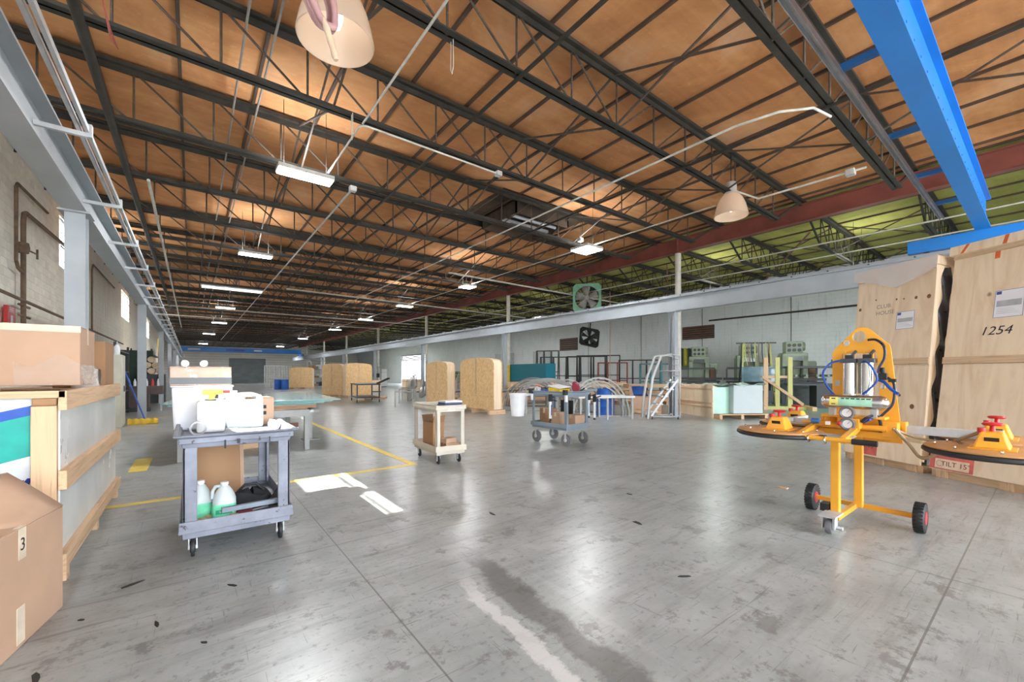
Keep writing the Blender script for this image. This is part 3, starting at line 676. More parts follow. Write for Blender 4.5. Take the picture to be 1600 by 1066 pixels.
# square green exhaust fan
def fan(x, y, z, sz, rz, tilt, mframe, mblade, label, roll=0):
    t = thing('exhaust_fan', label, 'fan', (x, y, z)); t.rotation_euler = (tilt, roll, rz)
    h = sz/2; n = 28; f = MB(); fr = MB()
    ring = [(math.cos(2*math.pi*i/n)*h*.86, math.sin(2*math.pi*i/n)*h*.86) for i in range(n)]
    sq = []
    for (cx, cz) in ring:
        s_ = h/max(abs(cx), abs(cz)); sq.append((cx*s_, cz*s_))
    vs = [(p[0], -.02, p[1]) for p in ring] + [(p[0], -.02, p[1]) for p in sq] + [(p[0], .10, p[1]) for p in sq] + [(p[0], .16, p[1]) for p in ring]
    fs = []
    for i in range(n):
        j = (i+1) % n
        fs += [(i, j, n+j, n+i), (n+i, n+j, 2*n+j, 2*n+i), (i, 3*n+i, 3*n+j, j)]
    fr._add(vs, fs); fr.build('frame', mframe, t)
    for k in range(5):
        a = 2*math.pi*k/5+.4
        def bl(u, v_, a=a):
            rr = h*(.12+.68*u); w = h*(.10+.22*u)*(v_-.5)*2; c_, s_ = math.cos(a), math.sin(a)
            return (c_*rr - s_*w, .05+(v_-.5)*.12, s_*rr + c_*w)
        MB().grid(bl, 3, 3).build('blade', mblade, t, solid=.008)
    MB().cyl((0,-.01,0), (0,.16,0), h*.16, 16).build('hub', mblade, t)
    for a in (45, 135, 225, 315): MB().cyl((0,.14,0), (math.cos(R(a))*h*.86, .14, math.sin(R(a))*h*.86), .014, 6).build('strut', mblade, t)
    MB().bb(-.03, .03, .02, .08, h, (ZD-z)/math.cos(tilt)/math.cos(roll)).build('hanger', STEEL_DK, t)
    return t
fan(15.1, 13.7, 5.05, 1.35, -R(52), 0, paint('fan_green', (.20,.42,.28), .5), paint('fan_blade', (.32,.31,.29), .5), 'square green framed exhaust fan above the right runway')
fan(19.7, 17.7, 3.65, 1.25, -R(62), R(32), BLACKM, BLACKM, 'square black fan tilted on the side bay wall above the dark glass racks', R(14))
# left wall plumbing
t = thing('riser_pipe', 'old brown riser pipe with a valve on the left block wall', 'pipe', (-3.12, 14.5, 0))
M_RUST = paint('rusty_pipe', (.17,.115,.075), .7, 0, .35, 6)
MB().tube([(0,.15,1.6), (0,.15,4.9)] + [(0,.20,5.12), (0,.35,5.18), (0,4.6,5.35)], .046, 12).build('riser', M_RUST, t)
MB().tube([(0,-.35,3.9), (0,-.35,5.55), (0,-.25,5.66), (0,2.2,5.75)], .033, 12).build('loop_pipe', M_RUST, t); MB().tube([(0,-.35,3.9), (0,-.2,3.75), (0,.15,3.7)], .033, 10).build('elbow', M_RUST, t)
MB().lathe([(.001,-.12), (.09,-.12), (.11,0), (.09,.12), (.001,.12)], 14, (0,.15,4.3)).build('valve_body', M_RUST, t)
v_ = MB().cyl((0,.2,4.3), (.1,.75,4.3), .02, 8); v_.cyl((.1,.75,4.18), (.1,.75,4.42), .02, 8); v_.build('valve_handle', M_RUST, t)
for z in (2.7, 2.95): MB().cyl((0,-.15,z), (0,.6,z), .03, 8).build('side_branch', M_RUST, t)
t = thing('wall_pipe', 'thin dark pipe rising on the left wall past the nearest steel column', 'pipe', (-3.14, 23.2, 0))
MB().tube([(0,0,1.5), (0,0,5.5), (0,.25,5.75), (0,6,5.75)], .03, 10).build('run', M_RUST, t)
pipe('wall_pipe', 'thin dark horizontal pipe along the left wall between the first two grey columns', [(-2.9, 12, 2.95), (-2.9, 30, 2.95)], .035, M_RUST)
t = thing('fire_sign', 'small red and white fire extinguisher sign on the left wall', 'sign', (-3.16, 13.9, 2.62))
MB().bb(-.03, .03, -.24, .26, -.22, .22).build('panel', RED, t)
MB().bb(.031, .034, -.05, .07, -.20, .02).build('symbol', PAPER, t); lettering('lettering', 'FIRE', .17, PAPER, t, (.032, .01, .13), (R(90), 0, R(90)))
# ================================================================== LEFT FOREGROUND
TAPE = paint('packing_tape', (.66,.50,.33), .3, 0, .06, 4)
TAPE_W = paint('pale_paper_tape', (.72,.62,.48), .6)
FILM = glassy('shrink_film', (.97,.97,.97), .10, .12)
def carton(label, loc, s, rz=0, mat=CARD, tape=True, name='cardboard_box', group=None):
    """closed box: body, two top flaps meeting over a seam, strip of tape; origin at the base centre"""
    t = thing(name, label, 'box', loc, rz, group); x, y, z = s[0]/2, s[1]/2, s[2]
    MB().bb(-x, x, -y, y, 0, z-.006).build('body', mat, t, bevel=min(.006, x*.05))
    MB().bb(-x, x, -y, -.002, z-.006, z).build('flap', mat, t); MB().bb(-x, x, .002, y, z-.006, z).build('flap', mat, t)
    if tape:
        m = MB().bb(-x-.001, x+.001, -.028, .028, z, z+.0015); m.bb(x, x+.0015, -.028, .028, z*.72, z+.0015); m.bb(-x-.0015, -x, -.028, .028, z*.72, z+.0015); m.build('tape', TAPE, t)
    return t
def open_carton(label, loc, s, rz=0, mat=CARD_D, flaps=True):
    t = thing('open_cardboard_box', label, 'box', loc, rz); x, y, z = s[0]/2, s[1]/2, s[2]; w = .006
    m = MB().bb(-x, x, -y, y, 0, w); m.bb(-x, x, -y, -y+w, w, z); m.bb(-x, x, y-w, y, w, z); m.bb(-x, -x+w, -y+w, y-w, w, z); m.bb(x-w, x, -y+w, y-w, w, z); m.build('body', mat, t)
    if flaps:
        for (p0, p1, q) in (((-x,-y,z), (x,-y,z), (0,-y*.5-.02,z+.02)), ((-x,y,z), (x,y,z), (0,y*.5+.02,z+.03))):
            e = Vector((0, q[1], z*1.0+y*.5)); MB()._add([p0, p1, (p1[0], p1[1]+q[1]*.35, z+y*.7), (p0[0], p0[1]+q[1]*.35, z+y*.7)], [(0,1,2,3)]).build('flap', mat, t, solid=.006)
    return t
# big carton in the corner, one flap bulging up
t = thing('cardboard_box', 'large closed brown carton on the floor in the near left corner', 'box', (-.594, 3.51, 0), -R(11.2))
bx0, by0, bz = -1.05, -.78, .585
MB().bb(bx0, 0, by0, 0, 0, bz).build('body', CARD, t, bevel=.006)
def fl_(u, v_): x = bx0*u; return (x, -.002 - (abs(by0)-.004)*v_*.5, bz+.002 + .16*(1-abs(2*min(u*2.2, 1)-1))*(1-v_)*1.0*(1 if u*2.2 < 1 else 0) + .10*math.sin(math.pi*u)*(1-v_))
MB().grid(fl_, 14, 4).build('flap', CARD, t, solid=.006)
MB().bb(bx0, 0, by0, by0/2, bz, bz+.006).build('flap', CARD, t)
m = MB().bb(.0, .0015, by0/2-.03, by0/2+.03, bz*.74, bz); m.bb(-.02, .0015, by0/2-.03, by0/2+.03, bz+.006, bz+.0075); m.build('tape', TAPE_W, t)
MB().bb(.0, .0015, by0/2-.045, by0/2+.02, .02, .20).build('tape', TAPE_W, t)
lettering('marking', '3', .09, INK, t, (.0025, by0/2, bz*.86), (R(90), 0, R(90)), .0004)
# long crate with white sheet sides
t = thing('pallet_crate', 'long wooden crate with white sheet sides and lumber rails at the left edge', 'crate', (-.64, 3.85, 0))
LX, LY = -1.55, 2.50
M_SHEET = paint('white_sheet', (.74,.76,.75), .25, 0, .08, 1.4, wear=(.55,.56,.54), wear_t=.75)
MB().bb(-.05, -.035, .06, LY, .16, 1.20).build('side_sheet', M_SHEET, t)
for (z0, z1) in ((.105, .205), (.61, .735), (1.12, 1.245)):
    MB().bb(-.035, .005, .0 if z0 > .3 else -.01, LY+.03, z0, z1).build('side_rail', LUMY, t, bevel=.004)
MB().bb(-.152, -.04, 0, .04, .10, 1.150).build('corner_post', LUM, t, bevel=.004)
MB().bb(-.15, -.042, .012, .048, 1.151, 1.199).build('post_block', wood('dark_lumber', (.45,.25,.12), (.30,.15,.07), (1.5,30,30)), t, bevel=.006)
MB().bb(LX, .0, .0, .045, 1.20, 1.245).build('end_rail', LUMX, t, bevel=.004)
MB().bb(LX, -.10, .05, .065, .16, 1.20).build('end_sheet', paint('white_print_sheet', (.74,.78,.84), .35), t)
for (name, off, wd, col) in (('blue_stripe', .0, .060, (.02,.10,.50)), ('green_stripe', -.255, .255, (.01,.40,.34))):
    poly = [(-.95, .86+off), (-.152, 1.16+off+.30), (-.152, 1.16+off+.30+wd), (-.95, .86+off+wd)]
    k_ = 1.0; poly = [(-.92, .835+off), (-.11, 1.30+off*1.0+.13), (-.11, 1.30+off+.13+wd), (-.92, .835+off+wd)]
    poly = [(x, min(max(z, .17), 1.199)) for x, z in [(-.92, .885+off), (-.152, 1.095+off+.0)]] + [(x, z) for x, z in [(-.152, 1.095+off+wd), (-.92, .885+off+wd)]]
    MB().prism(poly, lambda a, b, d: (a, d, b), .0485, .05).build(name, paint(name, col, .4), t)
m = MB().prism([(-.20,.66), (-.165,.66), (-.155,.70), (-.175,.70)], xz, .0485, .05); m.prism([(-.235,.655), (-.21,.655), (-.185,.69), (-.20,.69)], xz, .0485, .05); m.build('print_mark', paint('navy_mark', (.02,.03,.25), .5), t)
for y in (.08, 1.2, 2.38): MB().bb(LX, -.01, y, y+.09, .0, .10).build('skid', LUMX, t, bevel=.004)
for i in range(9): MB().bb(LX, -.04, .05+i*.275, .05+i*.275+.25, 1.20, 1.218).build('top_board', LUMX, t)
MB().bb(LX, -.02, 1.3, 2.5, .10, .13).build('deck_board', LUMX, t)
MB().bb(-1.35, -.30, .02, .12, 1.245, 1.262).build('loose_lath', LUMX, t)
# cartons on the crate
t = carton('wide brown carton wrapped in clear film, on the white sheeted crate', (-1.36, 5.06, 1.262), (1.30, .62, .47), 0, CARD)
m = MB().bb(-.651, .654, -.314, -.3115, .42, .472); m.build('edge_tape', TAPE_W, t)
lettering('print', 'UP', .13, INK, t, (.08, -.3125, .33), (R(90), R(180), 0), .0006)
def wrinkle(u, v_):
    return (.30+.36*u, -.318-.012*math.sin(u*17+v_*9)*math.sin(v_*13+u*4)-.004, .005+.19*v_*(1-.25*math.sin(u*7)))
MB().grid(wrinkle, 24, 12).build('film', FILM, t)
def wrinkle2(u, v_):
    return (.662+.010*math.sin(u*15+v_*8)*math.sin(v_*12), -.314+.62*u, .005+.16*v_)
MB().grid(wrinkle2, 24, 12).build('film', FILM, t)
carton('plain brown carton standing behind the film wrapped carton on the crate', (-.86, 6.0, 1.222), (.36, .55, .45), 0, CARD_D, False)
t = thing('wrapped_parcel', 'small parcel in crumpled white film behind the wide carton on the crate', 'parcel', (-.80, 5.56, 1.222))
MB().grid(lambda u, v_: ((.10+.012*math.sin(9*u+3*v_))*math.cos(2*math.pi*u)*(1 if v_ < .95 else .5), (.14+.01*math.sin(14*u))*math.sin(2*math.pi*u)*(1 if v_ < .95 else .5), .19*min(1, v_*1.05)), 28, 8).build('wrap', paint('crumpled_film', (.78,.76,.72), .25, 0, .1, 14, bump=.8), t)
MB().bb(-.07, .07, -.1, .1, .0, .15).build('contents', CARD, t)
# ------------------------------------------------------------------ utility carts
CARTGREY = paint('cart_grey_plastic', (.20,.215,.27), .5, 0, .3, 5, wear=(.05,.05,.06), wear_t=.63)
def caster(parent, x, y, r, w, name='caster', matw=BLACK, yaw=0, hub=GALV):
    c = MB(); c.bb(-.035, .035, -.035, .035, 2*r+.012, 2*r+.022); c.bb(-w/2-.010, -w/2-.004, -.02, .02, r-.01, 2*r+.014); c.bb(w/2+.004, w/2+.010, -.02, .02, r-.01, 2*r+.014)
    o = c.build(name, GALV, parent, loc=(x, y, 0), rot=(0, 0, yaw))
    pr = [(.001, -w/2), (r*.55, -w/2), (r*.6, -w*.30), (r*.80, -w*.34), (r*.96, -w*.30), (r, 0), (r*.96, w*.30), (r*.80, w*.34), (r*.6, w*.30), (r*.55, w/2), (.001, w/2)]
    MB().lathe(pr, 22, (0,0,r), 'x').build('wheel', matw, o)
    MB().cyl((-w/2-.012, 0, r), (w/2+.012, 0, r), r*.28, 12).build('hub', hub, o)
    return o
def tray(x, y, z0, z1, flare, wall=.012, rim=.03):
    """hollow tray: outer flared skirt, rim and sunken floor"""
    m = MB(); a = [(-x,-y), (x,-y), (x,y), (-x,y)]
    def ring(k, z): return [(p[0]+math.copysign(k, p[0]), p[1]+math.copysign(k, p[1]), z) for p in a]
    rs = [ring(0, z0), ring(flare*.25, z0+(z1-z0)*.7), ring(flare, z1-.012), ring(flare, z1), ring(flare-rim, z1), ring(-wall-rim*.4, z0+(z1-z0)*.35)]
    vs = [p for r_ in rs for p in r_]; fs = [(3,2,1,0)]
    for i in range(len(rs)-1):
        for j in range(4): fs.append((i*4+j, i*4+(j+1)%4, (i+1)*4+(j+1)%4, (i+1)*4+j))
    b = (len(rs)-1)*4; fs.append((b, b+1, b+2, b+3)); m._add(vs, fs); return m
def leg_mesh(z0, z1, w, sx, sy, t=.02):
    m = MB(); m.bb(*sorted((0, -sx*w)), *sorted((0, -sy*t)), z0, z1); m.bb(*sorted((0, -sx*t)), *sorted((0, -sy*w)), z0, z1); return m
def utility_cart(label, loc, rz, L, Wd, zt, zb, mat, wheel, legw=.08, flare=.05, matw=BLACK):
    t = thing('utility_cart', label, 'cart', loc, rz); x, y = L/2, Wd/2
    tray(x, y, zt-.10, zt, flare).build('top_shelf', mat, t, bevel=.006); tray(x, y, zb-.02, zb+.11, .01).build('bottom_shelf', mat, t, bevel=.005)
    for sx in (-1, 1):
        for sy in (-1, 1):
            o = leg_mesh(zb+.06, zt-.08, legw, sx, sy).build('leg', mat, t, bevel=.006, loc=(sx*x, sy*y, 0))
            caster(t, sx*(x-.06), sy*(y-.08), wheel, .034, matw=matw)
    return t
c1 = utility_cart('scuffed dark grey plastic utility cart loaded with white containers in the left foreground', (.29, 4.44, 0), 0, .69, 1.26, .91, .175, CARTGREY, .072, .085, .055)
MB().bb(-.36, .36, .60, .72, .90, .97).build('handle', CARTGREY, c1, bevel=.02)
o = lettering('scribble', 'G', .06, INK, c1, (.10, -.643, .215), (R(90), 0, 0), .0004, shear=.3)
for (x, w_) in ((-.10, .012), (.19, .008), (-.02, .02)): MB().bb(x, x+w_, -.690, -.684, .80 if w_ < .02 else .83, .862).build('scuff', BLACK, c1)
# things on the top shelf (tray floor at .84)
ZS = .847
def jug(label, loc, s, rz=0, liquid=None, lab=None, txt=None, cap=WHITE, mat=None):
    """blow-moulded gallon jug with loop handle; origin at its base"""
    t = thing('plastic_jug', label, 'jug', loc, rz); w, h = s
    prof = [(.001, 0), (.44*w, 0), (.5*w, .02*h), (.5*w, .52*h), (.47*w, .62*h), (.36*w, .75*h), (.20*w, .88*h), (.15*w, .90*h), (.15*w, .96*h)]
    m = MB(); n = 24; vs = []; fs = []
    for (r_, z) in prof:
        for j in range(n):
            a = 2*math.pi*j/n; k = (abs(math.cos(a))**4 + abs(math.sin(a))**4)**(-.25) if z < .6*h else 1.0
            vs.append((r_*k*math.cos(a)*.92, r_*k*math.sin(a)*.92, z))
    for i in range(len(prof)-1):
        for j in range(n): fs.append((i*n+j, i*n+(j+1)%n, (i+1)*n+(j+1)%n, (i+1)*n+j))
    m._add(vs, fs, True); m.build('bottle', mat or M_HDPE, t)
    MB().tube([(-.16*w, 0, .90*h), (-.36*w, 0, .89*h), (-.46*w, 0, .78*h), (-.475*w, 0, .58*h)], .075*w, 8).build('handle', mat or M_HDPE, t)
    MB().cyl((0,0,.93*h), (0,0,h), .17*w, 16).build('cap', cap, t)
    if lab:
        hw = .475*w
        MB().grid(lambda u, v_: (hw*1.0*math.cos(R(-160+140*u))*1.04*((abs(math.cos(R(-160+140*u)))**4+abs(math.sin(R(-160+140*u)))**4)**-.25), hw*math.sin(R(-160+140*u))*1.04*((abs(math.cos(R(-160+140*u)))**4+abs(math.sin(R(-160+140*u)))**4)**-.25), .06*h+.38*h*v_), 20, 1).build('label', lab, t)
    if txt:
        MB().bb(-.30*w, .36*w, -.506*w, -.502*w, .20*h, .31*h).build('label_band', paint('label_green_dark', (.01,.30,.16), .4), t)
        lettering('lettering', txt, .09*h, PAPER, t, (.03*w, -.508*w, .255*h), (R(90), 0, 0), .0003)
    return t
def hdpe():
    k = NT('natural_hdpe'); out = k.t.nodes['Material Output']; k.set(Base_Color=(.80,.86,.87), Roughness=.35)
    tl = k.n('ShaderNodeBsdfTranslucent'); tl.inputs[0].default_value = (.8,.9,.92,1); mx = k.n('ShaderNodeMixShader'); mx.inputs[0].default_value = .4
    k.l(k.b.outputs[0], mx.inputs[1]); k.l(tl.outputs[0], mx.inputs[2]); k.l(mx.outputs[0], out.inputs[0]); return k.m
M_HDPE = hdpe()
M_GLAB = paint('green_label', (.16,.66,.40), .4, 0, .3, 9)
DIRTW = paint('dirty_white_plastic', (.66,.66,.71), .4, 0, .08, 3, wear=(.16,.15,.15), wear_t=.64)
t = thing('plastic_tote', 'tall scuffed white plastic tote at the back of the grey cart', 'container', (.08, 4.86, ZS))
m = MB(); m.prism([(-.21,0), (.21,0), (.225,.39), (-.225,.39)], lambda a, b, d: (a, d, b), -.15, .15); m.build('body', DIRTW, t, bevel=.02)
MB().bb(-.232, .232, -.157, .157, .385, .40).build('rim', DIRTW, t, bevel=.006)
t = carton('small film wrapped carton with a black band on the white tote', (.07, 4.86, ZS+.401), (.45, .29, .17), 0, paint('wrapped_card', (.42,.26,.18), .3, 0, .25, 6, wear=(.72,.60,.52), wear_t=.58), False)
MB().bb(-.227, .227, -.147, .147, .012, .072).build('black_band', paint('black_film', (.03,.03,.035), .3), t)
for i, x in enumerate((-.08, .06)): tag(MB().lathe([(.001,-.09), (.030,-.09), (.030,.09), (.001,.09)], 18, (0,0,0), 'y').build('paper_roll', PAPER, loc=(.03+x, 4.90, ZS+.401+.172+.030)), '%s white paper roll lying on the film wrapped carton' % ('left' if i == 0 else 'right'), 'paper roll')
def canister(label, loc, w, d_, h, rz=0):
    t = thing('plastic_canister', label, 'canister', loc, rz); x = w/2
    pts = [(-x,0), (x,0), (x,h*.80), (x*.86,h*.93), (x*.62,h), (x*.30,h), (x*.22,h*.985)]
    hole = 12
    outer = [(-x,0), (x,0), (x,h*.78), (x*.9,h*.90), (x*.68,h*.98), (x*.3,h), (-x*.3,h), (-x*.55,h*.97), (-x,h*.86)]
    MB().prism([(-x,0), (x,0), (x,h*.70), (-x,h*.70)], lambda a, b, e: (a, e, b), -d_/2, d_/2).build('body', M_HDPE, t, bevel=.02)
    # shoulder with a grip opening, built around the hole
    top = MB(); ho = [(x*.62,h*.80), (x*.62,h*.89), (-x*.05,h*.89), (-x*.05,h*.80)]
    for poly in ([(-x,h*.69), (x,h*.69), (x,h*.80), (-x,h*.80)], [(x*.62,h*.80), (x,h*.80), (x*.9,h*.92), (x*.62,h*.97)], [(-x,h*.80), (-x*.05,h*.80), (-x*.05,h), (-x*.9,h*.96)], [(-x*.05,h*.89), (x*.62,h*.89), (x*.62,h*.97), (x*.4,h), (-x*.05,h)]):
        top.prism(poly, lambda a, b, e: (a, e, b), -d_*.32, d_*.32)
    top.build('grip', M_HDPE, t)
    MB().cyl((-x*.6,0,h*.96), (-x*.6,0,h*1.06), .028, 16).build('cap', WHITE, t); return t
canister('white plastic canister with a grip hole, standing on the grey cart', (.40, 4.72, ZS), .29, .19, .33)
tag(MB().bb(-.10, .10, -.09, .09, 0, .27).build('plastic_container', WHITE, bevel=.02, loc=(.13, 4.52, ZS)), 'plain sunlit white container in front of the tote on the grey cart', 'container')
t = thing('trigger_gun', 'yellow trigger tool resting on the white container on the grey cart', 'tool', (.14, 4.52, ZS+.27))
M_YT = paint('tool_yellow', (.80,.60,.05), .4)
MB().bb(-.07, .08, -.025, .025, .055, .10).build('barrel', M_YT, t, bevel=.01); m = MB(); m.prism([(-.03,.0), (.01,.0), (.03,.06), (-.02,.06)], xz, -.018, .018); m.build('grip', M_YT, t, bevel=.006)
MB().bb(.02, .045, -.008, .008, .02, .06).build('trigger', BLACK, t); MB().cyl((.08,0,.078), (.13,0,.078), .012, 10).build('nozzle', RED, t)
MB().bb(-.05, .03, -.03, .03, 0, .012).build('battery', BLACK, t)
t = thing('tape_roll', 'silver roll of tape lying on the near edge of the grey cart', 'tape', (.04, 4.30, ZS+.028))
MB().lathe([(.045,-.024), (.058,-.024), (.058,.024), (.045,.024), (.045,-.024)], 24, (0,0,.03), 'y').build('roll', paint('duct_tape', (.35,.35,.36), .35, .3), t)
t = carton('brown carton with dark print behind the white canister on the grey cart', (.545, 4.93, ZS), (.20, .24, .27), R(8), CARD, True)
for z in (.10, .16): MB().bb(-.06, .03, -.1215, -.1203, z, z+.035).build('print', INK, t)
t = thing('spray_bottle', 'white spray bottle lying across the right rim of the grey cart', 'bottle', (.60, 4.42, ZS+.04))
MB().lathe([(.001,-.11), (.04,-.11), (.042,.03), (.02,.08), (.014,.10), (.014,.12), (.001,.12)], 16, (0,0,0), 'y').build('body', WHITE, t); MB().bb(-.012, .012, .12, .18, -.012, .03).build('spray_head', WHITE, t)
tag(MB().box((0,0,.012), (.26,.36,.012), (0, R(6), R(14))).build('clear_sheet', paint('bright_sheet', (.82,.84,.85), .15), loc=(.40, 4.18, ZS+.01)), 'flat white sheet lying at the near right of the cart top', 'sheet')
# bottom shelf (floor at .20)
ZL = .205
jug('gallon jug with green label and handle, left one on the cart bottom shelf', (.055, 4.13, ZL), (.16, .30), R(10), lab=M_GLAB)
jug('gallon jug with green soap label, right one on the cart bottom shelf', (.205, 4.02, ZL), (.165, .29), R(-8), lab=M_GLAB, txt='SOAP')
t = thing('cardboard_sheet', 'tall flat brown cardboard standing at the back of the cart bottom shelf', 'cardboard', (.17, 4.72, ZL), R(6))
MB().box((0,0,.29), (.44,.05,.58), (R(-6),0,0)).build('panel', CARD_D, t); MB().box((.205,-.028,.29), (.03,.004,.57), (R(-6),0,0)).build('edge_strip', CARD, t)
t = thing('tool_bag', 'crumpled black tool bag on the cart bottom shelf', 'bag', (.40, 4.24, ZL))
MB().grid(lambda u, v_: ((.17-.05*v_)*math.cos(2*math.pi*u)*(1+.12*math.sin(6*math.pi*u+3*v_))*(1 if v_ < .99 else .2), (.12-.03*v_)*math.sin(2*math.pi*u)*(1+.1*math.sin(10*math.pi*u))*(1 if v_ < .99 else .2), .14*v_+.03*math.sin(4*math.pi*u)*v_), 30, 10).build('bag', paint('black_cloth', (.016,.016,.02), .85, bump=.5), t)
MB().tube([(-.1,0,.13), (-.04,-.02,.20), (.04,-.02,.20), (.1,0,.13)], .012, 8).build('strap', BLACK, t); MB().box((.20,-.06,.06), (.10,.02,.14), (.2,.6,.1)).build('flap', BLACK, t)
tag(MB().bb(-.19, .19, -.018, .018, 0, .035).build('metal_channel', paint('blue_grey_channel', (.20,.24,.30), .5), loc=(.37, 3.90, ZL+.085), rot=(0,0,R(6))), 'short grey metal channel along the front of the cart bottom shelf', 'channel')
t = thing('hand_tool', 'dark red handled tool on the cart bottom shelf beside the jugs', 'tool', (.34, 3.99, ZL), R(20)); MB().cyl((-.1,0,.03), (.05,0,.03), .02, 10).build('handle', paint('dark_red', (.22,.03,.04), .5), t); MB().cyl((.05,0,.03), (.18,0,.03), .007, 8).build('shaft', GALV, t)
for i in range(3): tag(MB().bar((0,0,.02+.012*i), (.20,-.24,.02+.012*i), .03, .014).build('wood_lath', LUM, loc=(-.02+.05*i, 4.14, ZL)), 'thin wooden lath on the cart bottom shelf, %s of three left of the jugs' % ['leftmost','middle','rightmost'][i], 'lath')
# tan cart
TAN = paint('cart_beige_plastic', (.58,.53,.44), .5, 0, .08, 4, wear=(.42,.36,.29), wear_t=.70)
c2 = utility_cart('small beige plastic utility cart with a brown carton below, mid floor', (3.12, 5.98, 0), R(-4), .46, .92, .885, .17, TAN, .062, .06, .02)
MB().bb(-.06, .06, -.478, -.474, .80, .822).build('name_tag', PAPER, c2)
open_carton('tall open brown carton on the bottom shelf of the beige cart', (3.05, 6.02, ZL-.01), (.20, .30, .40), R(5))
carton('flat brown carton at the front of the beige cart bottom shelf', (3.20, 5.70, ZL-.01), (.26, .22, .10), R(-10), CARD)
carton('small brown carton lying on the flat one in the beige cart', (3.16, 5.73, ZL+.091), (.20, .14, .07), R(12), CARD, False)
t = thing('binder_stack', 'stack of dark blue and white folders on the beige cart', 'folders', (3.16, 5.74, .831), R(-4))
for i in range(4): MB().bb(-.14+.01*i, .17, -.15, .13-.01*i, .003+.028*i, .028+.028*i).build('folder', [WHITE, paint('navy_folder', (.03,.05,.14), .5), paint('navy_folder', (.03,.05,.14), .5), PAPER][i], t, bevel=.003)
# grey-blue cart with big wheels
BG = paint('cart_bluegrey_plastic', (.22,.27,.32), .5, 0, .1, 4, wear=(.34,.39,.44), wear_t=.68)
c3 = thing('utility_cart', 'blue grey utility cart on big wheels with cartons below, right of the beige cart', 'cart', (5.76, 5.94, 0), R(4)); x, y = .32, .45
tray(x, y, .92, 1.03, .04).build('top_shelf', BG, c3, bevel=.006); tray(x, y, .30, .42, .01).build('bottom_shelf', BG, c3, bevel=.005)
for sx in (-1, 1):
    for sy in (-1, 1):
        leg_mesh(.36, .95, .06, sx, sy).build('leg', BG, c3, bevel=.006, loc=(sx*x, sy*y, 0))
        caster(c3, sx*(x-.07), sy*(y-.06), .12, .055, matw=paint('grey_tyre', (.20,.20,.21), .7), hub=paint('silver_hub', (.6,.6,.58), .4))
m = MB(); m.prism([(-.02,-.02), (.10,-.02), (.42,.02), (.42,.06), (.02,.05)], lambda a, b, d: (x+a, d, 1.0+b), -.36, .36); m.build('handle_ledge', BG, c3, bevel=.01)
for sy in (-1, 1): MB().cyl((-x-.03, sy*y, .97), (-x-.03, sy*y, 1.06), .05, 12).build('corner_bumper', BLACK, c3); MB().cyl((-x-.03, sy*y-.02, .84), (-x-.03, sy*y-.02, .96), .03, 10).build('paper_cup', WHITE, c3)
def caulk_gun(label, loc, rz):
    t = thing('caulk_gun', label, 'caulking gun', loc, rz)
    MB().cyl((0,0,-.42), (0,0,-.10), .028, 14).build('cartridge', WHITE, t); MB().bb(-.03, .03, -.03, .03, -.10, .04).build('frame', BLACK, t, bevel=.01); MB().cyl((0,0,-.46), (0,0,-.42), .029, 14, .012).build('nozzle', BLACK, t)
    MB().bar((.02,-.02,-.02), (.10,-.10,.02), .015, .025).build('grip', BLACK, t); MB().bar((.02,-.02,-.07), (.09,-.09,-.09), .010, .018).build('trigger', BLACK, t); MB().bb(-.012, .012, -.029, -.0285, -.36, -.16).build('print', paint('blue_print', (.05,.15,.35), .5), t)
    return t
caulk_gun('white caulking gun hanging on the left side of the blue grey cart', (5.405, 5.83, .93), 0)
caulk_gun('caulking gun hanging from the cart ledge, left of two', (6.36, 5.72, .93), 0); caulk_gun('caulking gun hanging from the cart ledge, right of two', (6.46, 5.66, .89), R(20))
carton('tall brown carton at the left of the blue grey cart bottom shelf', (5.66, 6.16, .345), (.24, .26, .33), 0, CARD_D)
carton('middle brown carton on the blue grey cart bottom shelf', (5.66, 5.84, .345), (.24, .24, .27), 0, CARD)
carton('low brown carton at the near right of the blue grey cart bottom shelf', (5.90, 5.66, .345), (.26, .26, .22), 0, CARD)
tag(MB().bb(-.02, .02, -.16, .16, 0, .48).build('black_panel', BLACKM, loc=(6.02, 6.0, .345)), 'upright black panel inside the blue grey cart', 'panel')
t = thing('parts_bin', 'yellow plastic parts bin on top of the blue grey cart', 'bin', (5.72, 5.92, .962)); M_YB = paint('bin_yellow', (.80,.52,.03), .4)
m = MB().bb(-.14, .14, -.16, .16, 0, .01); m.bb(-.14,.14,-.16,-.15,.01,.10); m.bb(-.14,.14,.15,.16,.01,.12); m.bb(-.14,-.13,-.15,.15,.01,.12); m.bb(.13,.14,-.15,.15,.01,.12); m.build('bin', M_YB, t, bevel=.004); MB().box((0,0,.15), (.30,.34,.012), (R(8),R(-5),0)).build('sheet', PAPER, t)
tag(MB().bb(-.06, .06, -.07, .07, 0, .09).build('small_bin', paint('bin_blue', (.02,.08,.45), .4), bevel=.008, loc=(5.58, 6.17, .962)), 'small blue bin beside the yellow parts bin', 'bin')
t = thing('tape_dispenser', 'red handheld tape dispenser on the far left of the blue grey cart', 'tape dispenser', (5.52, 6.32, .962)); MB().lathe([(.03,-.025), (.07,-.025), (.07,.025), (.03,.025), (.03,-.025)], 20, (0,0,.08), 'x').build('roll', WHITE, t); MB().tube([(0,-.06,.08), (0,-.03,.15), (0,.04,.15), (0,.08,.09)], .014, 8).build('frame', RED, t); MB().bb(-.015, .015, .05, .08, 0, .08).build('grip', RED, t)
t = thing('suction_tool', 'dark red and black round tools heaped on the blue grey cart', 'tool', (5.92, 5.66, .962)); M_DR = paint('maroon_plastic', (.30,.03,.06), .4)
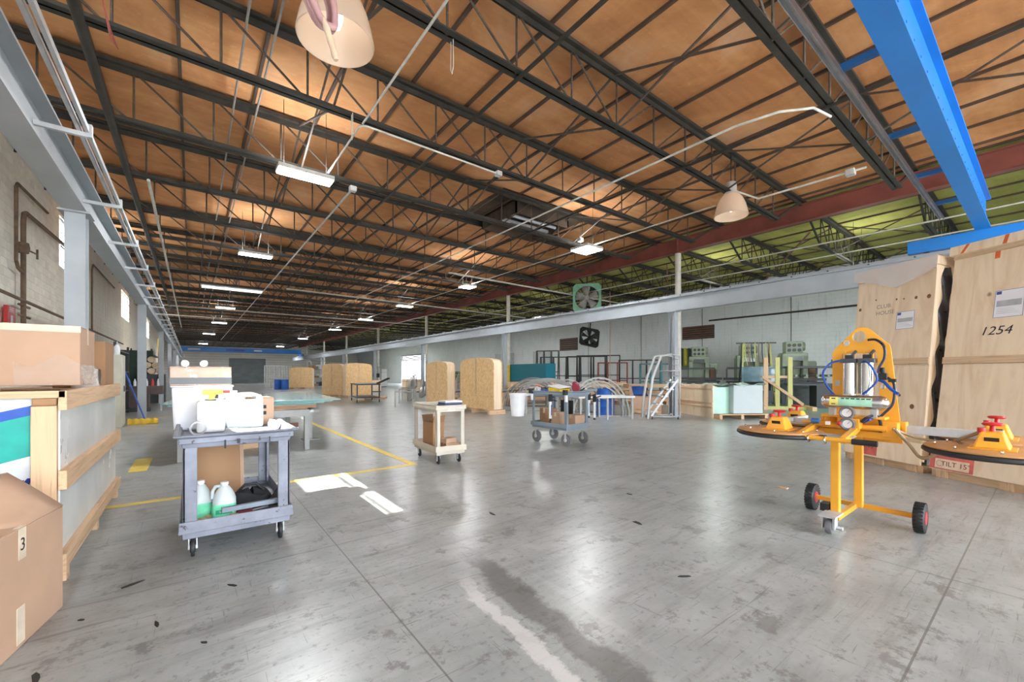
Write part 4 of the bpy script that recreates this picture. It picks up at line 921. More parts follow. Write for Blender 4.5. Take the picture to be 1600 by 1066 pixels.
MB().lathe([(.001,0), (.10,0), (.095,.03), (.05,.05), (.001,.05)], 20).build('cup', BLACK, t); MB().lathe([(.001,.03), (.08,.03), (.08,-.03), (.001,-.03)], 20, (-.02,-.02,.13), 'x').build('disc', M_DR, t); MB().sphere((0,.03,.20), .05).build('knob', M_DR, t); MB().bar((.05,-.02,.03), (.14,-.10,.12), .03, .03).build('handle', BLACK, t); MB().bb(-.03, .03, -.02, .04, .05, .17).build('stem', BLACK, t)
t = thing('waste_bucket', 'white bucket hooked on the far side of the blue grey cart', 'bucket', (5.16, 6.52, 0)); MB().lathe([(.001,.52), (.13,.52), (.165,.94), (.175,.94), (.175,.97), (.16,.97), (.125,.53), (.001,.53)], 24).build('body', WHITE, t); MB().bar((.12,-.02,.90), (.36,-.16,1.0), .03, .02).build('hook', GALV, t)
# ================================================================== RIGHT FOREGROUND: LEANING CRATES
def tilted(th, z0): return Matrix.Translation((0, 0, z0)) @ Matrix.Rotation(-th, 4, 'X')
DARKW = paint('black_wrap', (.03,.03,.035), .3, 0, .4, 9, bump=.8)
GREYW = paint('grey_wrap', (.22,.26,.32), .3, 0, .3, 8, bump=.6)
PLYB = wood('crate_batten', (.72,.52,.33), (.52,.34,.19), (1.5, 30, 30), rand=.05)
REDSP = paint('red_spray', (.62,.14,.12), .8, 0, .25, 8)
def sheet_paper(t, x, zz, w, h, th, X):
    m = MB(); m.X = X; m.bb(x-w/2, x+w/2, -.0035, -.001, zz-h/2, zz+h/2); o = m.build('paper_notice', PAPER, t)
    b = MB(); b.X = X; b.bb(x-w/2+.012, x-w/2+.06, -.0045, -.0036, zz+h/2-.05, zz+h/2-.012); b.build('notice_logo', paint('navy_print', (.05,.07,.30), .5), o)
    g = MB(); g.X = X
    g.bb(x-w*.42, x+w*.42, -.0045, -.0036, zz-h*.10, zz+h*.12)
    g.build('notice_block', paint('grey_print', (.45,.46,.50), .6), o)
    l = MB(); l.X = X
    for k in range(4): l.bb(x-w*.40, x+w*(.15+.08*k), -.0045, -.0036, zz-h*.18-k*h*.06, zz-h*.16-k*h*.06)
    l.build('notice_lines', paint('pale_print', (.6,.62,.68), .6), o)
    e = MB(); e.X = X
    for (a, b_, c_, d_) in ((x-w/2, x+w/2, zz+h/2-.006, zz+h/2), (x-w/2, x+w/2, zz-h/2, zz-h/2+.006), (x-w/2, x-w/2+.006, zz-h/2, zz+h/2), (x+w/2-.006, x+w/2, zz-h/2, zz+h/2)): e.bb(a, b_, -.0045, -.0036, c_, d_)
    e.build('notice_border', paint('violet_print', (.25,.25,.38), .6), o)
def lean_crate(label, loc, rz, w, H, th, right):
    t = thing('shipping_crate', label, 'crate', loc, rz); X = tilted(th, .10); D_ = .34
    def part(name, mat, *b, bevel=.003):
        m = MB(); m.X = X; m.bb(*b); return m.build(name, mat, t, bevel=bevel)
    part('front_panel', PLY, 0, w, 0, .018, .12, 1.38 if not right else 1.40); part('front_panel', PLY, 0, w, 0, .018, 1.38 if not right else 1.40, H-.12)
    part('back_panel', PLY, 0, w, D_-.018, D_, .10, H-.12); part('side_panel', PLY, 0, .018, .018, D_-.018, .10, H-.12); part('side_panel', PLY, w-.018, w, .018, D_-.018, .10, H-.12)
    part('core', GREYW, .02, w-.02, .02, D_-.02, .12, H-.15)
    part('batten', PLYB, 0 if right else .03, w, -.022, 0, 1.40, 1.49); part('bottom_board', PLY, -.005, w+.005, -.03, 0, .0, .30); part('lower_batten', PLYB, 0, w, -.034, 0, .30, .36)
    part('top_batten', PLYB, 0, w, -.020, 0, H-.17, H-.12)
    part('lid', PLY, -.02, w+.02, -.03 if not right else -.07, D_+.02, H-.12, H+.0)
    MB().bb(-.01, w+.01, .02, .55, 0, .10).build('skid', LUMX, t, bevel=.004)
    for k in range(3): MB().bb(.06+k*(w-.24)/2, .18+k*(w-.24)/2, -.01, .60, 0, .10).build('runner', LUM, t, bevel=.004)
    return t, X, part
RZ = R(-118)
tl, XLn, part = lean_crate('tall leaning plywood crate marked with a club house note, film over its top', (8.4, 2.06, 0), RZ, 1.09, 2.90, R(5.7), False)
rt = (R(90)-R(5.7), 0, 0)
def onface(X, x, z, off=-.0012): return tuple(X @ Vector((x, off, z)))
lettering('handwriting', 'CLUB', .085, paint('pencil', (.30,.24,.20), .8), tl, onface(XLn, .42, 2.30), rt, .0004); lettering('handwriting', 'HOUSE', .085, paint('pencil', (.30,.24,.20), .8), tl, onface(XLn, .45, 2.20), rt, .0004)
sheet_paper(tl, .74, 2.05, .24, .26, R(5.7), XLn)
m = MB(); m.X = XLn; m.bb(.18, .52, -.0335, -.0305, .02, .24); m.build('spray_patch', REDSP, tl); lettering('stencil', 'TILT 15°', .085, paint('dark_red_stencil', (.20,.015,.015), .7), tl, onface(XLn, .35, .15, -.0345), rt, .0004)
kn = [(.60, 2.38), (.70, 2.37), (.86, 2.36), (1.02, 2.35), (.06, 2.30), (.75, .95), (.92, .80), (.30, 2.42)]
KN = paint('knot', (.22,.09,.045), .7)
for i, (x, z) in enumerate(kn):
    m = MB(); m.X = XLn; r_ = [.015, .012, .022, .028, .024, .018, .032, .012][i]
    m.prism([(x+r_*math.cos(2*math.pi*k/10)*.9, z+r_*math.sin(2*math.pi*k/10)*1.1) for k in range(10)], xz, -.0012, -.0004); m.build('knot', KN, tl)
def drape(u, v_):
    x = -.05+1.17*u; tri = (1-abs(2*u-1.15)*.95); ln = .16+.22*max(0, tri)**1.2
    if v_ < .35: y = .36-(.36+.05)*v_/.35; z = 2.915+.006*math.sin(9*u)
    else: y = -.045-.012*math.sin(u*21)*(v_-.3); z = 2.915-(v_-.35)/.65*ln
    return tuple(XLn @ Vector((x, y, z)))
MB().grid(drape, 34, 14).build('plastic_film', glassy('milky_film', (.95,.95,.97), .52, .2), tl)
t2, XRn, part = lean_crate('tall leaning plywood crate with the number 1254 and red marks at the right edge', (7.82, .99, 0), RZ, 1.50, 2.98, R(8), True)
rt2 = (R(90)-R(8), 0, 0)
lettering('handwriting', '1254', .15, INK, t2, onface(XRn, .50, 1.80), rt2, .0006, shear=.25); sheet_paper(t2, .60, 2.13, .27, .34, R(8), XRn)
for (x, w_, s_) in ((.10, .035, .06), (.52, .04, .02)):
    m = MB(); m.X = XRn; m.prism([(x, 2.865), (x+w_, 2.865), (x+w_+s_, 2.975), (x+s_, 2.975)], xz, -.0715, -.0702); m.build('orange_mark', paint('orange_mark', (.75,.15,.03), .6), t2)
m = MB(); m.X = XRn; m.bb(.42, .47, -.0012, -.0004, 2.72, 2.86); m.build('orange_mark', paint('orange_mark', (.75,.15,.03), .6), t2)
m = MB(); m.X = XRn; m.bb(.0, .46, -.0335, -.0305, .01, .27); m.build('spray_patch', REDSP, t2)
m = MB(); m.X = XRn; m.bb(.06, .42, -.0347, -.0336, .025, .145); m.build('stencil_ground', PLY, t2); lettering('stencil', 'TILT 15°', .085, paint('dark_red_stencil', (.20,.015,.015), .7), t2, onface(XRn, .28, .085, -.0352), rt2, .0004)
m = MB(); m.X = XRn
for k in range(10): a = R(20+32*k); m.box((.11+.035*math.cos(a), -.035, .085+.035*math.sin(a)), (.012,.0008,.006), (0,-a,0))
m.build('stencil_symbol', paint('dark_red_stencil', (.20,.015,.015), .7), t2)
# torn wrap showing in the gap between them
t = thing('torn_wrap', 'torn black and grey wrapping in the gap between the leaning crates', 'wrapping', (7.90, 1.14, 0), RZ)
XW = tilted(R(5.7), .10)
def torn(u, v_): return tuple(XW @ Vector((.035+.06*u+.012*math.sin(v_*23)*math.sin(v_*7), .10+.05*math.sin(v_*31+u*5)*.4+.10*u, .15+2.6*v_)))
MB().grid(torn, 6, 60).build('black_wrap', DARKW, t); m = MB(); m.X = XW; m.bb(.0, .03, .12, .20, .0, 2.7); m.build('grey_strip', GREYW, t)
# ================================================================== VACUUM LIFTER ON ITS TROLLEY
OR = paint('machine_orange', (.86,.40,.035), .38, 0, .08, 4, wear=(.60,.25,.03), wear_t=.74)
ORD_ = paint('pad_orange', (.52,.27,.10), .5, 0, .12, 3)
CHR = paint('polished_steel', (.72,.72,.72), .16, 1.0, .08, 4)
vx, vy = 4.93, 1.08
t = thing('vacuum_lifter', 'orange vacuum glass lifter with four round suction pads on a wheeled trolley', 'vacuum lifter', (vx, vy, 0))
for y in (.39, -.39):
    o = MB().lathe([(.001,-.03), (.05,-.03), (.06,-.035), (.11,-.036), (.123,-.025), (.127,0), (.123,.025), (.11,.036), (.06,.035), (.05,.03), (.001,.03)], 32, (0, y, .127), 'y').build('wheel', BLACK, t)
    MB().lathe([(.001,-.038), (.055,-.038), (.058,-.030), (.058,.030), (.055,.038), (.001,.038)], 20, (0, y, .127), 'y').build('rim', paint('rim_red', (.42,.03,.05), .4), o)
    tr = MB()
    for k in range(26):
        a = 2*math.pi*k/26; tr.box((.125*math.sin(a), y, .127+.125*math.cos(a)), (.012,.066,.006), (0, a, 0))
    tr.build('tread', BLACK, o)
MB().bb(-.02, .02, -.36, .36, .11, .15).build('axle_beam', OR, t, bevel=.004)
MB().bb(-.60, .0, .02, .06, .11, .155).build('base_beam', OR, t, bevel=.004)
MB().bb(-.53, -.47, .04, .10, .13, .80).build('post', OR, t, bevel=.004); MB().bb(-.09, -.03, -.02, .04, .13, .80).build('post', OR, t, bevel=.004)
o = MB().bb(-.74, -.52, .01, .13, .155, .167).build('caster_plate', GALV, t)
cc = MB(); cc.bb(-.70, -.69, .03, .04, .06, .155); cc.bb(-.70, -.62, .025, .032, .05, .155); cc.bb(-.70, -.62, .108, .115, .05, .155); cc.build('caster_fork', GALV, o)
MB().lathe([(.001,-.026), (.03,-.026), (.06,-.022), (.066,0), (.06,.022), (.03,.026), (.001,.026)], 24, (-.655, .07, .066), 'y').build('caster_wheel', paint('grey_tyre', (.20,.20,.21), .7), o); MB().cyl((-.655,-.02,.066), (-.655,.04,.066), .016, 10).build('brake_lever', GALV, o)
MB().bb(-.55, -.45, .11, .17, .155, .22).build('brake_block', BLACK, t)
# frame of tubes
MB().cyl((-.66, -.10, .80), (-.66, .42, .80), .019, 14).build('front_tube', OR, t); MB().cyl((-.66, -.24, .80), (-.66, -.08, .80), .024, 14).build('grip', BLACK, t); MB().cyl((-.66, .40, .80), (-.66, .56, .80), .024, 14).build('grip', BLACK, t)
MB().cyl((-.16, -.20, .875), (-.16, .42, .875), .026, 14).build('rear_tube', OR, t)
MB().bb(-.54, -.44, -.06, .42, .815, .825).build('silver_plate', ALU, t)
for y in (-.02, .30): MB().bar((-.66, y, .80), (-.10, y+.02, .87), .04, .05).build('side_bar', OR, t)
for y in (.10, .22): MB().tube([(-.66+.03*math.cos(a), y, .79+.03*math.sin(a)) for a in [R(-180+30*k) for k in range(13)]], .005, 6).build('ring', CHR, t)
MB().bb(-.14, -.02, -.30, .30, .78, .84).build('under_beam', OR, t, bevel=.004); MB().bb(-.15, -.04, -.27, -.17, .80, .93).build('corner_block', OR, t, bevel=.004)
# hanger plate with lifting eye (in the Y-Z plane)
def ring_poly(cy, cz, r_, n=20): return [(cy+r_*math.cos(2*math.pi*k/n), cz+r_*math.sin(2*math.pi*k/n)) for k in range(n)]
def plate(outer, hole, x0, x1, mat, name):
    bm = bmesh.new(); ov = [bm.verts.new((x0, a, b)) for a, b in outer]; es = [bm.edges.new((ov[i], ov[(i+1) % len(ov)])) for i in range(len(ov))]
    for h in hole:
        hv = [bm.verts.new((x0, a, b)) for a, b in h]; es += [bm.edges.new((hv[i], hv[(i+1) % len(hv)])) for i in range(len(hv))]
    r_ = bmesh.ops.triangle_fill(bm, edges=es, use_beauty=True); fc = [g for g in r_['geom'] if isinstance(g, bmesh.types.BMFace)]
    ex = bmesh.ops.extrude_face_region(bm, geom=fc); vv = [g for g in ex['geom'] if isinstance(g, bmesh.types.BMVert)]; bmesh.ops.translate(bm, verts=vv, vec=(x1-x0, 0, 0))
    bmesh.ops.recalc_face_normals(bm, faces=bm.faces); me = bpy.data.meshes.new(name); bm.to_mesh(me); bm.free(); me.materials.append(mat); return put(me, name, t)
out = [(.225,.90), (.225,1.56), (.20,1.60), (.10,1.71), (.055,1.765), (.02,1.785), (-.02,1.785), (-.055,1.765), (-.16,1.645), (-.19,1.62), (-.20,1.58), (-.28,.74), (.0,.74), (.10,.82)]
plate(out, [ring_poly(.02, 1.70, .052), ring_poly(.115, 1.645, .02, 12), [(.145,.95), (.145,1.545), (-.105,1.545), (-.135,.95)]], 0, .02, OR, 'hanger_plate')
MB().lathe([(.02,-.004), (.026,-.004), (.026,.024), (.02,.024)], 16, (0,.115,1.645), 'x').build('bush', CHR, t)
for y in (.125, .065, -.015, -.075): MB().bb(-.01, .03, y-.006, y+.006, 1.46, 1.57).build('fin', OR, t)
for y in (.085, -.045):
    o = MB().lathe([(.001,1.16), (.05,1.16), (.05,1.46), (.001,1.46)], 24, (-.02, y, 0)).build('vacuum_cylinder', CHR, t)
    MB().bb(-.08, .04, y-.06, y+.06, 1.455, 1.495).build('cylinder_head', paint('dark_casting', (.07,.075,.09), .4), o, bevel=.004); MB().bb(-.05, .0, y-.03, y+.03, 1.495, 1.53).build('bracket', BLACK, o)
    MB().bar((-.03, y-.02, 1.53), (-.01, y-.045, 1.57), .012, .02).build('clip', BLACK, o)
MB().bb(-.01, .0, .012, .028, 1.17, 1.46).build('centre_strip', paint('olive_strip', (.30,.29,.22), .5), t)
MB().bb(-.004, -.001, .165, .205, 1.24, 1.29).build('rating_plate', ALU, t)
o = MB().lathe([(.001,-.245), (.03,-.24), (.055,-.215), (.062,-.19), (.062,.19), (.055,.215), (.03,.24), (.001,.245)], 28, (-.20, .015, 1.10), 'y').build('air_tank', CHR, t)
def wrap(y0, y1, a0, a1, r_=.0632): return MB().grid(lambda u, v_: (-.20+r_*math.cos(R(a0+(a1-a0)*v_)), .015+y0+(y1-y0)*u, 1.10+r_*math.sin(R(a0+(a1-a0)*v_))), 4, 14)
wrap(.165, -.14, 140, 215).build('tank_label', paint('tank_label_green', (.40,.72,.55), .35, 0, .2, 7), o); wrap(.165, .10, 138, 215, .0636).build('tank_label_yellow', paint('tank_label_yellow', (.80,.74,.20), .4), o)
for k, (a, b) in enumerate(((.08, .055), (.045, .02), (.01, -.02), (-.03, -.055), (-.065, -.09), (-.10, -.13))): wrap(a, b, 146, 156, .064).build('tank_lettering', INK, o)
wrap(.15, .12, 148, 158, .0642).build('tank_lettering', INK, o); wrap(.15, .12, 195, 202, .0642).build('tank_lettering', INK, o)
for y in (.17, -.13): MB().bb(-.235, -.165, y-.02, y+.02, .97, 1.045).build('tank_foot', ALU, o)
MB().bb(-.21, -.05, -.20, .26, .955, .975).build('tank_shelf', OR, t, bevel=.003)
for (y, z, r_) in ((.045, 1.005, .048), (.04, .905, .048)):
    o = MB().lathe([(.001,.02), (r_*1.15,.02), (r_*1.2,0), (r_*1.2,-.02), (r_,-.024), (r_*.7,-.012)], 26, (-.27, y, z), 'x').build('gauge', paint('gauge_body', (.16,.16,.17), .35), t); MB().lathe([(.001,-.014), (r_*.78,-.014), (r_*.78,-.010)], 26, (-.27, y, z), 'x').build('gauge_face', PAPER, o); MB().bar((-.286, y, z), (-.286, y-.02, z+.025), .004, .002).build('needle', INK, o)
MB().bb(-.26, -.16, -.04, .12, .86, .955).build('manifold', OR, t, bevel=.006); MB().sphere((-.28,.10,.905), .022).build('red_valve', RED, t); MB().bb(-.30, -.26, .17, .20, .885, .915).build('white_block', WHITE, t); MB().cyl((-.25,.26,.91), (-.25,.32,.91), .025, 12).build('blue_fitting', paint('blue_fitting', (.03,.14,.40), .35), t)
MB().grid(lambda u, v_: (-.12+.02*math.sin(9*u), .14+.14*u, .86+.10*v_+.01*math.sin(7*u)), 8, 4).build('orange_cover', OR, t, solid=.01)
# hoses
HB = paint('blue_hose', (.01,.07,.35), .3); HK = paint('black_hose', (.02,.02,.05), .3); HT = paint('clear_brown_hose', (.34,.25,.15), .25)
def hose(name, pts, r_, mat):
    P_ = [Vector(p) for p in pts]; o = []
    for i in range(len(P_)-1):
        p0 = P_[max(i-1, 0)]; p1 = P_[i]; p2 = P_[i+1]; p3 = P_[min(i+2, len(P_)-1)]
        for s_ in range(6):
            u = s_/6; o.append(.5*((2*p1)+(p2-p0)*u+(2*p0-5*p1+4*p2-p3)*u*u+(3*p1-p0-3*p2+p3)*u**3))
    o.append(P_[-1]); return MB().tube(o, r_, 8).build(name, mat, t)
hose('hose', [(-.03,-.05,1.665), (-.05,-.11,1.66), (-.06,-.165,1.60), (-.06,-.17,1.50), (-.07,-.14,1.42), (-.08,-.13,1.36)], .011, HK)
hose('hose', [(-.08,.14,1.48), (-.10,.22,1.45), (-.11,.27,1.36), (-.09,.25,1.25), (-.03,.20,1.15)], .009, HB)
hose('hose', [(-.08,-.03,1.47), (-.11,-.07,1.45), (-.12,-.11,1.38), (-.12,-.13,1.30), (-.12,-.08,1.22), (-.12,-.03,1.17)], .009, HB)
hose('hose', [(-.08,-.13,1.30), (-.08,-.17,1.28), (-.10,-.22,1.22), (-.12,-.27,1.18)], .013, HB)
hose('hose', [(-.06,-.19,1.32), (-.07,-.235,1.26), (-.08,-.23,1.10), (-.10,-.17,1.00), (-.12,-.13,.95)], .011, HK)
hose('hose', [(-.24,-.05,.93), (-.26,-.09,.97), (-.20,-.14,.99), (-.15,-.16,.92), (-.15,-.16,.84)], .012, HK)
hose('hose', [(-.20,-.06,.92), (-.24,-.10,.95), (-.18,-.12,.96)], .01, HB)
hose('vacuum_hose', [(-.18,-.26,.88), (-.14,-.34,.76), (-.16,-.42,.66), (-.20,-.52,.72), (-.24,-.62,.83), (-.30,-.72,.90), (-.40,-.78,.94), (-.45,-.79,.88)], .013, HT)
hose('vacuum_hose', [(-.15,-.24,.88), (-.08,-.36,.82), (-.10,-.50,.80), (-.20,-.62,.82), (-.36,-.66,.83)], .012, HT); hose('vacuum_hose', [(-.18,.30,.88), (-.24,.42,.87), (-.30,.52,.88), (-.42,.56,.87)], .012, HT)
m = MB(); m.bb(-.09, -.05, -.19, -.13, 1.30, 1.36); m.cyl((-.07,-.16,1.36), (-.07,-.16,1.41), .018, 10); m.build('valve', BLACK, t, bevel=.004); MB().cyl((-.07,-.16,1.22), (-.07,-.16,1.30), .018, 10).build('filter_bowl', glassy('bowl', (.8,.85,.9), .3), t); MB().bb(-.10, -.06, -.25, -.20, 1.28, 1.31).build('valve', BLACK, t)
# crossbar, arms and suction pads
MB().bb(.02, .08, -.84, .66, .83, .90).build('crossbar', GALV, t, bevel=.004); MB().bb(.0, .10, -.30, -.22, .80, .93).build('bar_sleeve', OR, t, bevel=.004); MB().bb(.0, .10, .24, .32, .80, .93).build('bar_sleeve', OR, t, bevel=.004)
M_RK = paint('red_knob', (.58,.02,.03), .35)
for (px_, py_) in ((-.44, -.82), (.30, -.80), (-.46, .52), (.42, .66)):
    o = MB().lathe([(.001,.775), (.345,.775), (.35,.780), (.35,.786), (.345,.790), (.001,.790)], 48, (px_, py_, 0)).build('suction_pad', ORD_, t, loc=(0, 0, .035))
    MB().lathe([(.28,.738), (.345,.736), (.362,.750), (.36,.768), (.345,.775), (.28,.775)], 48, (px_, py_, 0)).build('rubber_seal', BLACK, o)
    h = MB(); b = [(-.10,-.09), (.10,-.09), (.10,.09), (-.10,.09)]; q = [(-.055,-.055), (.055,-.055), (.055,.055), (-.055,.055)]
    h._add([(px_+a, py_+c, .795) for a, c in b] + [(px_+a, py_+c, .91) for a, c in q], [(0,1,5,4), (1,2,6,5), (2,3,7,6), (3,0,4,7), (4,5,6,7), (3,2,1,0)]); h.build('pad_housing', OR, o, bevel=.012)
    MB().bb(px_-.125, px_+.125, py_-.115, py_+.115, .789, .797).build('housing_flange', OR, o, bevel=.003); MB().box((px_-.079, py_, .85), (.004,.07,.05), (0, R(-21), 0)).build('housing_window', BLACK, o)
    kb = MB(); kb.cyl((px_, py_, .91), (px_, py_, .955), .014, 10); kb.lathe([(.001,.972), (.045,.972), (.055,.962), (.045,.952), (.001,.952)], 18, (px_, py_, 0)); kb.cyl((px_-.03, py_+.05, .90), (px_-.03, py_+.05, .935), .022, 12); kb.build('knob', M_RK, o)
    bo = MB()
    for k in range(8): a = 2*math.pi*k/8+.2; bo.cyl((px_+.29*math.cos(a), py_+.29*math.sin(a), .79), (px_+.29*math.cos(a), py_+.29*math.sin(a), .812), .008, 8)
    bo.build('bolts', CHR, o)
MB().bb(-.44, .32, -.845, -.795, .86, .90).build('pad_arm', GALV, t, bevel=.003); MB().bb(-.46, .44, .56, .61, .86, .90).build('pad_arm', GALV, t, bevel=.003)
tag(MB().bb(-.03, .03, -.05, .05, 0, .012).build('wood_scrap', LUM, loc=(5.55, 1.95, .0005)), 'small wood scrap on the floor behind the lifter', 'scrap')
# ================================================================== MIDDLE AND BACKGROUND
# glass table behind the grey cart
GLS = glassy('green_sheet_glass', (.62,.80,.78), .32, .06); GLE = paint('glass_edge', (.12,.34,.33), .2)
TBL = paint('table_steel', (.34,.35,.34), .5, 0, .12, 4)
t = thing('work_table', 'long grey steel work table carrying sheets of glass behind the grey cart', 'table', (.75, 10.0, 0))
MB().bb(-.95, .93, -1.85, -1.78, .60, .72).build('end_rail', TBL, t); MB().bb(-.95, .93, 1.78, 1.85, .60, .72).build('end_rail', TBL, t)
for x in (-.95, .86): MB().bb(x, x+.07, -1.78, 1.78, .62, .70).build('side_rail', TBL, t)
for x in (-.93, .85):
    for y in (-1.84, 0, 1.76): MB().bb(x, x+.075, y, y+.075, 0, .62).build('leg', TBL, t)
for i in range(6): MB().bb(-.95, .93, -1.7+i*.6, -1.45+i*.6, .72, .745).build('slat', LUMX, t)
MB().bb(-.9, 1.05, -1.80, -1.70, .745, .80).build('wood_bearer', wood('brown_bearer', (.40,.22,.13), (.28,.14,.08), (1.5,30,30)), t); MB().bb(-.9, .9, -1.0, -.92, .32, .40).build('lower_rail', paint('rail_red', (.25,.10,.08), .6), t)
for k in range(4):
    o = thing('glass_sheet', ['lowest pale green glass sheet on the grey work table', 'second pale green glass sheet on the grey work table', 'third pale green glass sheet on the grey work table', 'topmost pale green glass sheet, overhanging the work table'][k], 'glass', (.85+.06*k, 9.9, .80+.025*k), R(-1.5*k), 'stacked glass sheets')
    w_ = .95+.12*k; MB().bb(-w_, w_, -1.65, 1.9, 0, .012).build('pane', GLS, o); MB().bb(-w_, w_, -1.656, -1.65, 0, .012).build('pane_edge', GLE, o); MB().bb(w_, w_+.006, -1.65, 1.9, 0, .012).build('pane_edge', GLE, o)
for k in range(3): tag(MB().bb(-.03, .03, -.9, .9, 0, .05).build('metal_profile', ALU, loc=(1.86+.08*k, 9.3+.15*k, .62+.0*k), rot=(0,0,R(-12))), 'aluminium profile leaning out at the right end of the glass table, %s of three' % ['left','middle','right'][k], 'profile')
t = thing('profile_stand', 'low grey stand holding aluminium profiles at the right end of the glass table', 'stand', (1.95, 9.4, 0)); MB().bb(-.16, .16, -.05, .05, .56, .62).build('top', TBL, t); MB().bb(-.03, .03, -.03, .03, .02, .56).build('post', TBL, t); MB().bb(-.15, .15, -.15, .15, 0, .02).build('foot', TBL, t)
for k, (x, y, s) in enumerate(((.2, 8.9, (.5,.3,.12)), (.85, 9.0, (.45,.25,.10)), (1.5, 8.75, (.12,.12,.3)))):
    if k < 2: tag(MB().bb(-s[0]/2, s[0]/2, -s[1]/2, s[1]/2, 0, s[2]).build('timber_offcut', LUMX, loc=(x, y, 0), rot=(0,0,.2*k)), '%s timber offcut on the floor under the glass table' % ['left','right'][k], 'timber')
# arched plywood crates
def arch_crate(label, loc, rz, w, h, d_):
    """flat shipping crate with an arched top, face towards local -y, on runners"""
    t = thing('arched_crate', label, 'crate', loc, rz); z0 = .14
    x = w/2; sh = h-.16*w/2.2
    def prof(k): return [(-x+k, z0+k), (x-k, z0+k), (x-k, sh-.06)] + [(math.cos(R(a))*(x-k), sh+(h-sh)*math.sin(R(a))) for a in range(25, 156, 13)] + [(-x+k, sh-.06)]
    pts = prof(0)
    MB().prism(pts, xz, .0, .02).build('front_panel', OSB, t); MB().prism(pts, xz, d_-.02, d_).build('back_panel', OSB, t); MB().prism(prof(.02), xz, .02, d_-.02).build('frame', PLY, t)
    MB().bb(-.03, .03, -.012, 0, z0+.5, h-.02).build('centre_strip', LUM, t)
    m = MB()
    for k in range(9): m.cyl((-x+.1+k*(w-.2)/8, -.004, z0+.45), (-x+.1+k*(w-.2)/8, 0, z0+.45), .012, 6)
    m.build('screws', DARK, t)
    for s_ in (-1, 0, 1): MB().bb(s_*(x-.08)-.05, s_*(x-.08)+.05, -.15, d_+.15, 0, .14).build('runner', LUMY, t)
    return t
arch_crate('nearest arched plywood crate, the taller of the front pair', (8.0, 12.5, 0), R(-90), 2.2, 1.93, .35)
arch_crate('second arched plywood crate, left of the nearest one', (7.65, 14.85, 0), R(-90), 1.75, 1.85, .35)
arch_crate('arched plywood crate behind the black trolley, left half of the middle pair', (6.60, 26.2, 0), R(-74), 2.2, 2.0, .25)
arch_crate('arched plywood crate behind the black trolley, right half of the middle pair', (7.75, 24.7, 0), R(18), 1.75, 2.0, .3)
arch_crate('small far arched plywood crate beside the white frames', (7.9, 42, 0), R(-38), 2.1, 2.0, .4)
# leaning white frames
t0 = None
for k in range(8):
    f = thing('window_frame_unit', 'white metal window frame in the far row of leaning frames', 'frame', (5.5+.22*k, 42.8+.13*k, 0), R(-60), 'row of leaning white frames')
    m = MB(); w_, h_ = 1.3, 2.15
    for (a, b, c_, d_) in ((-w_/2, -w_/2+.07, 0, h_), (w_/2-.07, w_/2, 0, h_), (-w_/2, w_/2, 0, .07), (-w_/2, w_/2, h_-.07, h_), (-w_/2, w_/2, 1.0, 1.05)): m.bb(a, b, -.03, .03, c_, d_)
    m.build('frame', paint('frame_white', (.68,.70,.70), .4), f)
# black steel trolley
t = thing('steel_trolley', 'black steel flat trolley in front of the middle plywood crates', 'trolley', (6.8, 20.8, 0), R(-10))
MB().bb(-.55, .55, -1.15, 1.15, .84, .90).build('deck', BLACKM, t); MB().bb(-.5, .5, -1.1, 1.1, .22, .27).build('lower_frame', BLACKM, t)
for sx in (-1, 1):
    for sy in (-1, 1):
        MB().bb(sx*.5-.03, sx*.5+.03, sy*1.08-.03, sy*1.08+.03, .20, .84).build('leg', BLACKM, t); caster(t, sx*.5, sy*1.05, .09, .05)
for k in range(3): MB().bar((.45, -1.0+.2*k, .9), (.9, -1.5+.2*k, 1.16), .05, .05).build('angled_bar', BLACKM, t)
# work benches with curved aluminium frames
WB = paint('bench_white', (.60,.60,.57), .45, 0, .08, 4)
def bench(label, p0, p1, h=.70, wd=.7):
    p0, p1 = Vector((*p0, 0)), Vector((*p1, 0)); L = (p1-p0).length; a = math.atan2(p1.y-p0.y, p1.x-p0.x); t = thing('frame_bench', label, 'bench', p0, a)
    for y in (0, wd): MB().bb(0, L, y, y+.05, h-.06, h).build('rail', WB, t)
    for x in (.05, L/2, L-.10):
        MB().bb(x, x+.05, 0, wd+.05, h-.11, h-.06).build('cross_rail', TBL, t)
        for y in (0, wd): MB().bb(x, x+.05, y, y+.05, 0, h-.11).build('leg', TBL, t)
    return t
bench('long low frame bench left of the nearest arched crates', (7.2, 16.0), (9.4, 20.5), .72); bench('long low frame bench between the arched crates and the blue grey cart', (8.9, 10.9), (10.6, 9.5), .70); bench('long low frame bench right of the blue grey cart, ending at the stairs', (9.0, 8.5), (10.55, 7.65), .70)
def arch(label, loc, rz, w, h, n=3, mat=ALU):
    t = thing('arch_frame', label, 'window frame', loc, rz)
    for k in range(n):
        q = 1-.09*k; pts = [(math.cos(R(a))*w/2*q, .05*k, math.sin(R(a))*h*q) for a in range(0, 181, 10)]
        m = MB()
        for i in range(len(pts)-1): m.bar(pts[i], pts[i+1], .05, .045, (0,1,0))
        m.build('curved_rail', mat, t)
    MB().bb(-w/2, w/2, -.02, .03, 0, .05).build('sill_rail', mat, t)
    for s_ in (-1, 1): MB().bb(s_*.22*w-.02, s_*.22*w+.02, 0, .05, .05, h*.62).build('mullion', mat, t)
    return t
ALW = paint('white_aluminium', (.34,.33,.31), .4, .2, .15, 5)
ARS = paint('frame_silver', (.27,.265,.25), .45, .1, .15, 5)
arch('curved aluminium window frame right of the blue grey cart', (10.2, 8.75, .0), R(-30), 2.0, 1.24, 3, ARS)
